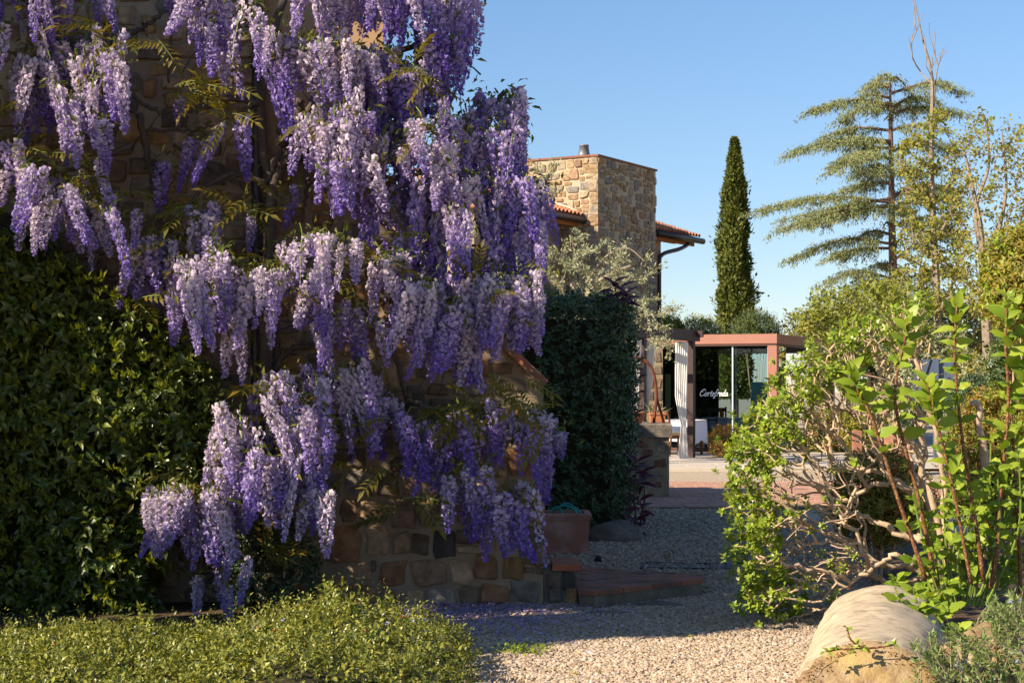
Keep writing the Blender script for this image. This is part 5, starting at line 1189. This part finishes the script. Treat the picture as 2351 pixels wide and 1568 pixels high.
px_ball("berry_bush", "reddish bush dotted with berries behind the far kerb", "bush", 1905, 1000, 37, 60, 52, .5, [F_red, F_hedge, F_gold], 3200, .065, seed=9)
px_ball("yellow_bush", "yellow green bush behind the kerb, left of the big terracotta pot", "bush", 1985, 985, 36, 55, 55, .6, [F_gold, F_dec], 3000, .065, seed=10)
px_ball("variegated_bush", "cream and green variegated bush beneath the blue grey sign", "bush", 2075, 925, 34, 55, 60, .6, [F_var, F_var, F_hedge], 3600, .075, seed=11)
px_ball("shaded_bush", "dark clipped bush in shade right of the blue grey sign", "bush", 2245, 925, 30, 70, 48, .9, [F_hedge], 4000, .07, seed=12)
px_ball("glossy_bush", "tall glossy bush with yellow and orange new leaves at the right edge", "bush", 2365, 650, 24, 95, 115, .9, [F_gold, F_pit, F_dec2], 5200, .10, seed=13, corek=.8)
px_ball("dark_shrub", "dark leaved shrub below the glossy bush, behind the tall brown stems", "bush", 2370, 850, 26, 80, 110, .7, [F_hedge, F_jas], 4200, .10, seed=14, corek=.82)
px_ball("grey_bush", "grey green thicket behind the sign, between the tree trunks", "bush", 2110, 830, 44, 110, 70, 1.4, [F_olive, F_hedge, F_gold], 5200, .12, seed=15)
px_ball("light_hedge", "pale green clipped bush between the sign and the tree trunk", "bush", 2215, 870, 38, 60, 50, .8, [F_var, F_gold], 3000, .09, seed=16)
px_ball("far_thicket", "olive green thicket closing the view behind the young trees", "bush", 2080, 770, 60, 260, 90, 2.5, [F_dec, F_hedge, F_gold], 9000, .17, seed=17)
px_ball("abelia_shrub", "golden brown twiggy shrub behind the bare branches beside the gravel", "shrub", 2020, 1150, 12.4, 110, 105, .40, [F_gold, F_red, F_dec], 7500, .035, T=T_leaf(.22), seed=18)
px_ball("golden_shrub", "golden green shrub behind the tall brown stems", "shrub", 2290, 1060, 13.5, 110, 150, .5, [F_gold, F_pit, F_red], 9000, .042, T=T_leaf(.22), seed=19)
# big pot, post, sign
pt = thing("large_pot", "large round terracotta pot with a thick rolled rim among the shrubs", "plant pot", (6.35, 28, 0))
mb = MB(); mb.add(*lathe([(.15, 0), (.18, .03), (.235, .40), (.26, .58), (.275, .60), (.29, .63), (.295, .68), (.28, .72), (.25, .72), (.235, .64)], 28, (6.35, 28, .0))); mb.build("body", M_terra, pt, True)
n = 400; mb = MB(); p = np.array((6.35, 28, .78)) + rng.normal(0, .12, (n, 3))*(1, 1, .7); leaves(mb, T_leaf(.3), p, rdir(n)+(0,0,.4), rdir(n)+(0,0,1), rng.uniform(.04, .08, n)); tag(mb.build("plant", F_hedge, pt), kind="stuff")
mb = MB(); c = P(1967, 1010, 35.2); mb.add(*bbox_bev((c.x-.085, 35.1, 0), (c.x+.085, 35.27, .56), .01)); tag(mb.build("short_post", M_frame, None), "short red brown post standing behind the far kerb", "post")
sg = thing("sign_board", "blue grey sign of stacked panels with a black slanted stroke, among the shrubs", "sign", P(2123, 960, 33))
def sgp(a, b, y0, y1, Yf, m_, nm, par, th_=.05):
    mb = MB(); A_, B_ = P(a, y1, Yf), P(b, y0, Yf); mb.add(*box((A_.x, Yf, A_.z), (B_.x, Yf+th_, B_.z))); return mb.build(nm, m_, par)
for y0, y1 in ((825,858.5),(859.5,892),(893,926)):
    sgp(2101, 2144, y0, y1, 33, M_sign, "panel", sg); sgp(2155, 2190, y0, y1, 33.05, M_sign, "panel", sg)
mb = MB(); A_ = P(2144.5, 905, 33); mb.add(*box((A_.x, 32.98, 0), (A_.x+.085, 33.08, P(2150, 824, 33).z))); mb.build("post", M_sign, sg)
mb = MB(); q = [P(2126, 858, 32.995), P(2131, 858, 32.995), P(2140.5, 826, 32.995), P(2136, 826, 32.995)]; mb.add([tuple(v) for v in q] + [(v.x, v.y+.004, v.z) for v in q], [(0,1,2,3),(4,7,6,5)] + [(i, 4+i, 4+(i+1) % 4, (i+1) % 4) for i in range(4)]); mb.build("painted_stroke", M_black, sg)

# ------------------------------------------------------------------ the cut shrub with bare branches
pit = thing("bare_branched_shrub", "cut open shrub of bare tan branches with glossy green leaves on its outer tips", "shrub", P(2140, 1330, 10.2))
t = Tree()
mains = [([(2150,1390),(2140,1320),(2060,1350),(1990,1372),(1900,1398),(1800,1420)], .021), ([(2150,1360),(2100,1305),(2020,1292),(1930,1240),(1850,1200),(1780,1150),(1725,1120)], .021), ([(2145,1350),(2100,1290),(2040,1282),(1960,1330),(1890,1310),(1800,1292),(1735,1280)], .021),
         ([(2160,1350),(2130,1240),(2085,1130),(2005,1080),(1885,1075),(1830,1010),(1790,950),(1768,905)], .021), ([(2170,1340),(2120,1130),(2060,1000),(1965,950),(1872,920),(1852,850)], .021), ([(2180,1300),(2110,1050),(2040,960),(1950,900),(1905,850),(1922,775)], .021),
         ([(1912,1052),(1890,960),(1868,888)], .014), ([(2120,1130),(2110,950),(2045,862),(2002,800),(2012,742)], .022), ([(2125,1240),(2090,1232),(1990,1190),(1930,1170),(1862,1165),(1780,1210)], .024), ([(2110,1130),(2020,1110),(1930,1150),(1840,1100),(1770,1060)], .02), ([(2090,1380),(2000,1320),(1930,1290),(1850,1330),(1780,1370)], .022),
         ([(2180,1300),(2160,1050),(2120,880),(2090,760),(2080,700)], .022)]
for i, (pts, r) in enumerate(mains):
    q = wpath(pts, [10.2 + (.25*math.sin(i*2.1) - .08*k*math.sin(i*1.3)) for k in range(len(pts))], 7*len(pts)); q = [v + Vector((R.gauss(0, .010), R.gauss(0, .012), R.gauss(0, .010))) for v in q]; t.chain(q, r, .006)
band = [(1830,820),(1870,790),(1950,735),(2050,695),(2130,680),(2140,760),(2040,790),(1960,840),(1900,900),(1840,960),(1790,1040),(1770,1120),(1790,1200),(1800,1300),(1850,1400),(1780,1425),(1700,1370),(1685,1260),(1655,1130),(1690,1000),(1760,890)]
inner = [(1960,840),(1900,900),(1840,960),(1790,1040),(1780,1140),(1800,1300),(1900,1400),(2000,1300),(1980,1100),(2000,960),(2040,860)]
Yf = lambda n: 10.15 + rng.uniform(-.45, .5, n)
xy = sample_poly(band, 560); tb_ = to_world(xy, Yf(560)); tb_ = order_tips(tb_, (2.5, 10.2, .2)); xy2 = np.vstack([sample_poly(inner, 480), sample_poly([(1900,770),(2030,720),(2130,700),(2150,1000),(2000,1050),(1930,900)], 240)]); ti = order_tips(to_world(xy2, Yf(720)), (2.5, 10.2, .2))
bias = lambda A_, q: .55*np.maximum(0, np.linalg.norm(A_ - (2.5, 10.2, .35), axis=1) - np.linalg.norm(q - (2.5, 10.2, .35)) + .12)
ends_i = t.grow(ti, .30, .07, bias); ends_o = t.grow(tb_, .26, .07, bias)
mb = MB(); t.mesh(mb, .0044, .24, 6); mb.build("branches", M_bark2, pit, True)
def rosette(seed):
    g = np.random.default_rng(seed); mb = MB(); k = int(g.integers(7, 11)); th = np.arange(k)*2.4; el = np.linspace(.9, -.15, k)
    ax = np.stack([np.cos(th), np.sin(th), el + g.normal(0, .15, k)], 1); p = np.stack([np.zeros(k), np.zeros(k), -np.linspace(0, .9, k)], 1)
    v, f = T_big(.27, .05, .12, .0); leaves(mb, (v, f), p, ax, np.stack([-.4*np.cos(th), -.4*np.sin(th), np.ones(k)], 1), g.uniform(.75, 1.15, k)); mb.add(*tube([(0,0,-1.2), (0,0,0)], [.05, .03], 4), mi=1)
    return mb.mesh("leaf_cluster", [F_pit, M_greenstem], True)
RO = [rosette(i) for i in range(6)]
fillr = []
for i, (e, d) in enumerate(ends_o):
    for k in range(3):
        ax = Vector(d)*.6 + Vector((R.gauss(0, .4), R.gauss(-.15, .4), R.gauss(.55, .3))); ax.normalize(); s = R.uniform(.026, .043); m = Vector(e) + (Vector((R.gauss(0, .045), R.gauss(0, .045), R.gauss(0, .045))) if k else Vector())
        M4 = Matrix.Translation(m) @ ax.to_track_quat('Z', 'Y').to_matrix().to_4x4() @ Matrix.Rotation(R.uniform(0, 6.28), 4, 'Z') @ Matrix.Scale(s, 4)
        if k == 0 and i < 300: link("leaf_cluster", R.choice(RO), pit, M4)
        elif R.random() < .6: fillr.append((R.choice(RO), M4))
for e, d in ends_i:
    if R.random() < .16:
        ax = (Vector(d)*.5 + Vector((R.gauss(0, .4), -.2, .6))).normalized(); M4 = Matrix.Translation(e) @ ax.to_track_quat('Z', 'Y').to_matrix().to_4x4() @ Matrix.Scale(R.uniform(.025, .04), 4); fillr.append((R.choice(RO), M4))
join_stuff("foliage", fillr, [F_pit, M_greenstem], pit)
dd = MB(); dd.add(*tube(wpath([(2262,1085),(2258,1020),(2246,975),(2250,945),(2243,925),(2228,928)], 10.8, 16), np.linspace(.028, .018, 17), 7)); tag(dd.build("dead_stump", M_bark2, None, True), "twisted bare dead stem curling up among the golden shrubs", "dead stem")

# ------------------------------------------------------------------ tall shrub with brown stems and broad leaves
bl = thing("broad_leaved_shrub", "tall shrub of upright speckled brown stems with broad bright green leaves", "shrub", P(2230, 1400, 9.5))
LBS = []
for w_, fo, dr_, ru in ((.27,.08,.30,.025), (.31,.03,.12,.05), (.25,.12,.5,.02), (.29,-.04,.05,.04)):
    LB = MB(); leaves(LB, T_big(w_, fo, dr_, ru), np.zeros((1,3)), np.array([(0,1.,0)]), np.array([(0,0,1.)]), 1.0); LBS.append(LB.mesh("leaf", F_big, True))
stems = [([(2125,1330),(2092,1230),(2057,1131),(1999,953),(1968,896),(1956,850)], 9.4, .016), ([(2150,1350),(2125,1220),(2106,1131),(2062,964),(2056,880),(2075,790),(2087,730)], 9.55, .016), ([(2258,1330),(2240,1200),(2228,1131),(2209,1004),(2193,847),(2193,765),(2198,690)], 9.45, .016),
         ([(2275,1350),(2290,1250),(2298,1131),(2315,929),(2309,800),(2312,690)], 9.5, .017), ([(2345,1400),(2340,1250),(2334,1131),(2320,906),(2326,790),(2330,700)], 9.6, .016), ([(2230,1340),(2200,1180),(2174,1058),(2155,983),(2140,930),(2128,880)], 9.35, .012), ([(2385,1380),(2375,1150),(2360,950),(2358,820)], 9.5, .014)]
lvs = []
for pts, Y, r in stems:
    q = wpath(pts, Y, 26); mb = MB(); mb.add(*tube(q, np.linspace(r*.85, r*.35, 27), 7)); mb.build("stem", M_stem, bl, True)
    for i in range(5, 27, 1):
        u_ = i/26
        if u_ < .45 and R.random() < .6 or u_ >= .45 and u_ < .7 and R.random() < .35: continue
        for s in (-1, 1):
            th = i*1.57 + (0 if s < 0 else math.pi) + R.gauss(0, .25); up = .25 + .55*(u_ > .85)*(u_-.85)/.15*2 + R.gauss(0, .18)
            ax = (math.cos(th), math.sin(th)*.7 - .15, up + .25); lvs.append((q[i], ax, (-.35*math.cos(th) + R.gauss(0, .3), -.8 + R.gauss(0, .25), .6), R.uniform(.08, .145)*(1 if u_ < .93 else .75)))
base_p = [(2040,1370),(2100,1400),(2150,1240),(2200,1270),(2260,1230),(2300,1290),(2330,1210),(2180,1340),(2240,1330),(2130,1190),(2165,1120),(2250,1150),(2290,1080),(2340,1050),(2210,1100),(2320,980),(2080,1390),(2140,1420),(2060,1330),(2345,1130),(2270,1180),(2225,1210),(2120,1300),(2190,1180),(2310,1330),(2235,1290),(2275,1010),(2345,930)]
for (a, b) in base_p + [(a + R.gauss(0, 35), b + R.gauss(0, 40)) for a, b in base_p[2:24]]:
    e = P(a, b, 9.62 + R.uniform(-.2, .35)); rt = P(a*.45+2200*.55, 1390, 9.55); q = spline([rt, rt.lerp(e, .5) + Vector((R.gauss(0, .05), 0, 0)), e], 8); mb = MB(); mb.add(*tube(q, np.linspace(.008, .004, 9), 5)); mb.build("stem", M_greenstem, bl)
    for i in range(10):
        th = i*1.57 + (i % 2)*math.pi + R.gauss(0, .3); c = q[8 - i//3]; ax = (math.cos(th), math.sin(th)*.7-.2, .75 - .1*i + R.gauss(0, .2)); lvs.append((c, ax, (-.35*math.cos(th) + R.gauss(0, .3), -.8 + R.gauss(0, .25), .6), R.uniform(.05, .10)))
for (a, b) in [(2035,1400),(2060,1372),(2075,1430),(2110,1395),(2120,1440),(2150,1410),(2095,1350),(2160,1450),(2180,1400),(2050,1440),(2130,1370),(2200,1440)]:
    e = P(a, b, 8.25 + R.uniform(-.2, .2)); rt = Vector((2.05, 8.35, .05)); q = spline([rt, rt.lerp(e, .5) + Vector((0, 0, .05)), e], 8); mb = MB(); mb.add(*tube(q, np.linspace(.006, .003, 9), 5)); mb.build("stem", M_greenstem, bl)
    for i in range(8):
        th = i*1.57 + (i % 2)*math.pi + R.gauss(0, .3); lvs.append((q[8 - i//3], (math.cos(th), math.sin(th)*.7-.2, .6 - .12*i + R.gauss(0, .2)), (-.35*math.cos(th) + R.gauss(0, .3), -.7, .7), R.uniform(.05, .095)))
lvs.sort(key=lambda q: -q[3]/q[0].y); bl_rest = []
for i, (c, ax, nr2, s) in enumerate(lvs):
    m = frame_matrix(c, ax, nr2, s)
    if i < 300: link("leaf", R.choice(LBS), bl, m)
    else: bl_rest.append((R.choice(LBS), m))
if bl_rest: join_stuff("foliage", bl_rest, [F_big], bl)
print("broad leaves", len(lvs))

# ------------------------------------------------------------------ stone drum, edging, rosemary
dr = thing("stone_drum", "weathered pale stone column drum lying on the gravel below the bare branches", "stone column", (1.45, 7.2, 0))
a0 = Vector((1.42, 6.72, .17)); a1 = Vector((1.93, 8.85, .17)); axd = (a1-a0).normalized()
prof = [(0, .200), (.012, .222), (.04, .236), (.09, .240)] + [(.09 + 2.0*i/34, .238) for i in range(1, 35)] + [(2.12, .21)]
k = 72; sx = axd.cross(Vector((0,0,1))).normalized(); sz_ = sx.cross(axd); v = []; f = []
for d_, r_ in prof:
    for j in range(k):
        th = 2*math.pi*j/k; cv = Vector((math.cos(th), math.sin(th), d_)); w = 1 + .05*mnoise.noise(Vector((cv.x*1.5, cv.y*1.5, d_*1.8))) + .022*mnoise.noise(cv*7) + .012*mnoise.noise(cv*17) - (.10*max(0, mnoise.noise(cv*4.2) - .15) if d_ < .1 else 0); zz_ = math.sin(th)*r_*w*.95; v.append(tuple(a0 + axd*(d_ - (.22 - zz_)*.75*max(0, 1 - d_/.5)) + sx*(math.cos(th)*r_*w*1.30) + sz_*zz_))
for i in range(len(prof)-1):
    for j in range(k): f.append((i*k+j, i*k+(j+1) % k, (i+1)*k+(j+1) % k, (i+1)*k+j))
mb = MB(); mb.add(v, f[:2*k], 1); mb.add(v, f[2*k:], 0); mb.build("shaft", [M_stoneroll, M_lichen], dr, True)
ms = MB()
for i in range(420):
    th = R.uniform(.05, 3.1); q_ = mnoise.noise(Vector((math.cos(th)*3, math.sin(th)*3, 2)))
    if R.random() < .62: dd2 = -.006; r_ = .222 - abs(R.gauss(0, .022))*(1 + 1.5*q_)
    else: dd2 = abs(R.gauss(0, .02)); r_ = .212 + min(.026, dd2)
    c = a0 + axd*(dd2 - (.22 - math.sin(th)*r_*.95)*.75) + sx*math.cos(th)*r_*1.3 + sz_*math.sin(th)*r_*.95
    leaves(ms, T_leaf(.45), np.array([tuple(c)]), rdir(1) + np.array(sx*math.cos(th) + sz_*math.sin(th))*.4 - np.array(axd)*.4, rdir(1) + (0, -.5, 1), R.uniform(.005, .012))
tag(ms.build("moss", M_moss, dr), kind="stuff")
mb = MB(); c = len(prof)-1; fv = []; ff = []
for q in (.207, .175, .14, .10, .05):
    for j in range(k): th = 2*math.pi*j/k; fv.append(tuple(a0 - axd*(.004 + .030*mnoise.noise(Vector((math.cos(th)*q*9, math.sin(th)*q*9, 0))) + (.22 - math.sin(th)*q*.95)*.75) + sx*math.cos(th)*q*1.30 + sz_*math.sin(th)*q*.95))
for i in range(4):
    for j in range(k): ff.append((i*k+j, (i+1)*k+j, (i+1)*k+(j+1) % k, i*k+(j+1) % k))
ff.append(tuple(4*k+j for j in range(k))); mb.add(fv, ff); mb.build("end_face", M_lichen, dr, True)
rk = MB(); rock(rk, (2.12, 7.25, .06), (.42, .46, .32), 21, 22); tag(rk.build("mossy_boulder", M_lichen, None, True), "broad mossy boulder under the rosemary beside the stone drum", "boulder")
bd = MB(); bd.add(*prism([(1.85, 7.9), (4.5, 7.2), (5, 16), (3.2, 15), (2.3, 10.6)], -.05, .06)); tag(bd.build("flower_bed", M_soil), "earth bed under the shrubs", kind="structure")
# sprig lying on the drum
spg = thing("weed_sprig", "small leafy sprig growing across the end of the stone drum", "weed", P(1960, 1480, 6.3))
mb = MB(); q = wpath([(2050,1480),(1990,1487),(1955,1470),(1945,1440)], 6.62, 10); mb.add(*tube(q, .004, 4)); q2 = wpath([(1990,1487),(1930,1490),(1895,1495)], 6.60, 8); mb.add(*tube(q2, .003, 4)); mb.build("stem", M_stem, spg)
me = MB(); leaves(me, T_leaf(.3), np.zeros((1,3)), np.array([(0,1.,0)]), np.array([(0,0,1.)]), 1.0); me = me.mesh("leaf", F_pit)
for i in range(34):
    c = R.choice(q + q2); link("leaf", me, spg, frame_matrix(c, (R.gauss(0, 1), R.gauss(-.3, .4), R.gauss(.4, .5)), (R.gauss(0, .4), -.5, .8), R.uniform(.018, .034)))
ros = thing("rosemary", "rosemary bush with small pale blue flowers in the near corner beside the stone drum", "shrub", P(2230, 1600, 7.0))
mbn = MB(); mbs = MB(); mbf = MB()
rp = [(2040,1575),(2080,1470),(2150,1440),(2230,1430),(2290,1360),(2360,1350),(2400,1600),(2100,1640)]
for i in range(300):
    a, b = sample_poly(rp, 1)[0]; Y = 6.9 + R.uniform(-.45, .5); e = P(a, b, Y); d = Vector((R.gauss(-.25, .45), R.gauss(-.1, .35), R.uniform(.5, 1.1))).normalized(); Ln = R.uniform(.12, .22); q = [e - d*Ln, e - d*Ln*.4 + Vector((R.gauss(0, .01), 0, 0)), e]; mbs.add(*tube(q, [.003, .0025, .0015], 4, False))
    n = 60; u_ = rng.uniform(0, 1, n); p = np.array(e - d*Ln) + u_[:, None]*np.array(d)*Ln; leaves(mbn, T_leaf(.11, .01, .03), p, rdir(n) + np.array(d)*.9, rdir(n) + (0, -.4, .7), rng.uniform(.018, .036, n))
    if R.random() < .12:
        n = 9; p = np.array(e - d*Ln*.35) + rng.normal(0, .012, (n, 3)); leaves(mbf, T_leaf(.3), p, rdir(n), rdir(n) + (0, -.6, .3), rng.uniform(.012, .022, n))
mbs.build("stems", M_bark3, ros); tag(mbn.build("foliage", F_rose, ros), kind="stuff"); mbf.build("flowers", F_blue, ros)["kind"] = "stuff"

for i, (x_, y_, lab) in enumerate(((-9.0, 23.5, "garden tree beyond the frame, mirrored in the left pavilion panes"), (-12.0, 17.5, "garden tree beyond the frame, mirrored in the right pavilion panes"), (-8.5, 29.0, "garden tree beyond the frame behind the house, beside the terrace"))):
    ball_shrub("garden_tree", lab, "tree", (x_, y_, 1.35), (2.6, 2.4, 1.15), [F_shade, F_dec], 5200, .26, group="garden trees mirrored in the glass", stems=3, bark=M_bark4, seed=30+i, corek=.6)
# ------------------------------------------------------------------ the shade tree beyond the left edge of the view
sh = thing("shade_tree", "leafy tree beyond the frame whose crown throws the dappled shade on the wisteria", "tree", (-5.4, 9.5, 0))
mb = MB(); mb.add(*tube(spline([(-5.4, 9.5, 0), (-5.3, 9.4, 2.5), (-5.5, 9.6, 5.5), (-5.2, 9.3, 8)], 12), np.linspace(.22, .05, 13), 9)); mb.build("trunk", M_bark4, sh)
n = 120000
x = rng.uniform(-6.6, -4.1, n); y = rng.uniform(4.8, 14.5, n); z = np.where(rng.uniform(0, 1, n) < .5, rng.uniform(.1, 5.6, n), rng.uniform(.1, 9.4, n))
p = np.stack([x, y, z], 1); keep = np.ones(n, bool)
S = np.array(SUN)
tl0 = (z - .12)/S[2]; xl, yl = x - S[0]*tl0, y - S[1]*tl0      # the crown's outline: where its shade would end on the ground
edge = np.interp(xl, [-6, -.55, -.29, 1.0, 1.71, 2.3, 3.2, 6], [9.25, 9.2, 9.05, 9.75, 10.2, 11.4, 12.6, 14.5]) + .10*np.sin(xl*5) + .06*np.sin(xl*13+1)
keep &= yl > edge
gaps = [(R.uniform(0,190), R.uniform(560,1400), R.uniform(.02,.06)) for _ in range(64)] + [(150,130,.12),(40,200,.1),(230,40,.1),(500,130,.1),(560,1200,.08),(650,650,.1),(400,1180,.09),(700,1200,.08),(480,700,.17),(620,700,.15),(745,610,.22),(800,600,.12),(250,190,.16),(130,60,.14),(565,80,.17),(470,40,.12),(600,1090,.17),(735,1050,.15),(745,1190,.10),(450,1190,.16),(500,1210,.10),(560,1150,.08),(110,480,.16),(60,450,.1),(235,560,.09),(150,250,.12),(700,60,.12),(800,60,.1),(960,310,.13),(820,270,.12),(800,430,.1),(1000,400,.1),(900,650,.1),(1080,60,.14),(740,800,.08),(220,640,.05),(180,1180,.06),(120,1250,.05),(420,1040,.05),(100,1320,.05),(1200,450,.10),(1170,330,.1),(30,700,.06),(620,180,.10),(910,290,.1),(690,1000,.08)]
for a, b, r in gaps:  # crown holes cut along sun rays to put dapples on chosen spots
    c = np.array(P(a, b, 10.0)); w = p - c; t_ = w@S; dist = np.linalg.norm(w - t_[:, None]*S, axis=1); keep &= dist > (r*1.5 + .06 if r >= .08 else r + .05)
for c, r in (((2.68,12.4,.5),.75), ((3.9,13.5,1.1),1.1), ((4.6,14.2,1.0),1.0)):      # leaves cut away along sun rays, so the golden shrubs stand lit
    w = p - np.array(c); t_ = w@S; keep &= np.linalg.norm(w - t_[:, None]*S, axis=1) > r
p = p[keep]; n = len(p); mb = MB(); leaves(mb, T_leaf(.30, .05, -.1), p, rdir(n), rdir(n) + (0, 0, .8), rng.uniform(.11, .19, n)); tag(mb.build("crown", F_shade, sh), kind="stuff")
print("objects", len(bpy.data.objects), "tris approx", sum(len(o.data.polygons) for o in bpy.data.objects if o.type == 'MESH'))
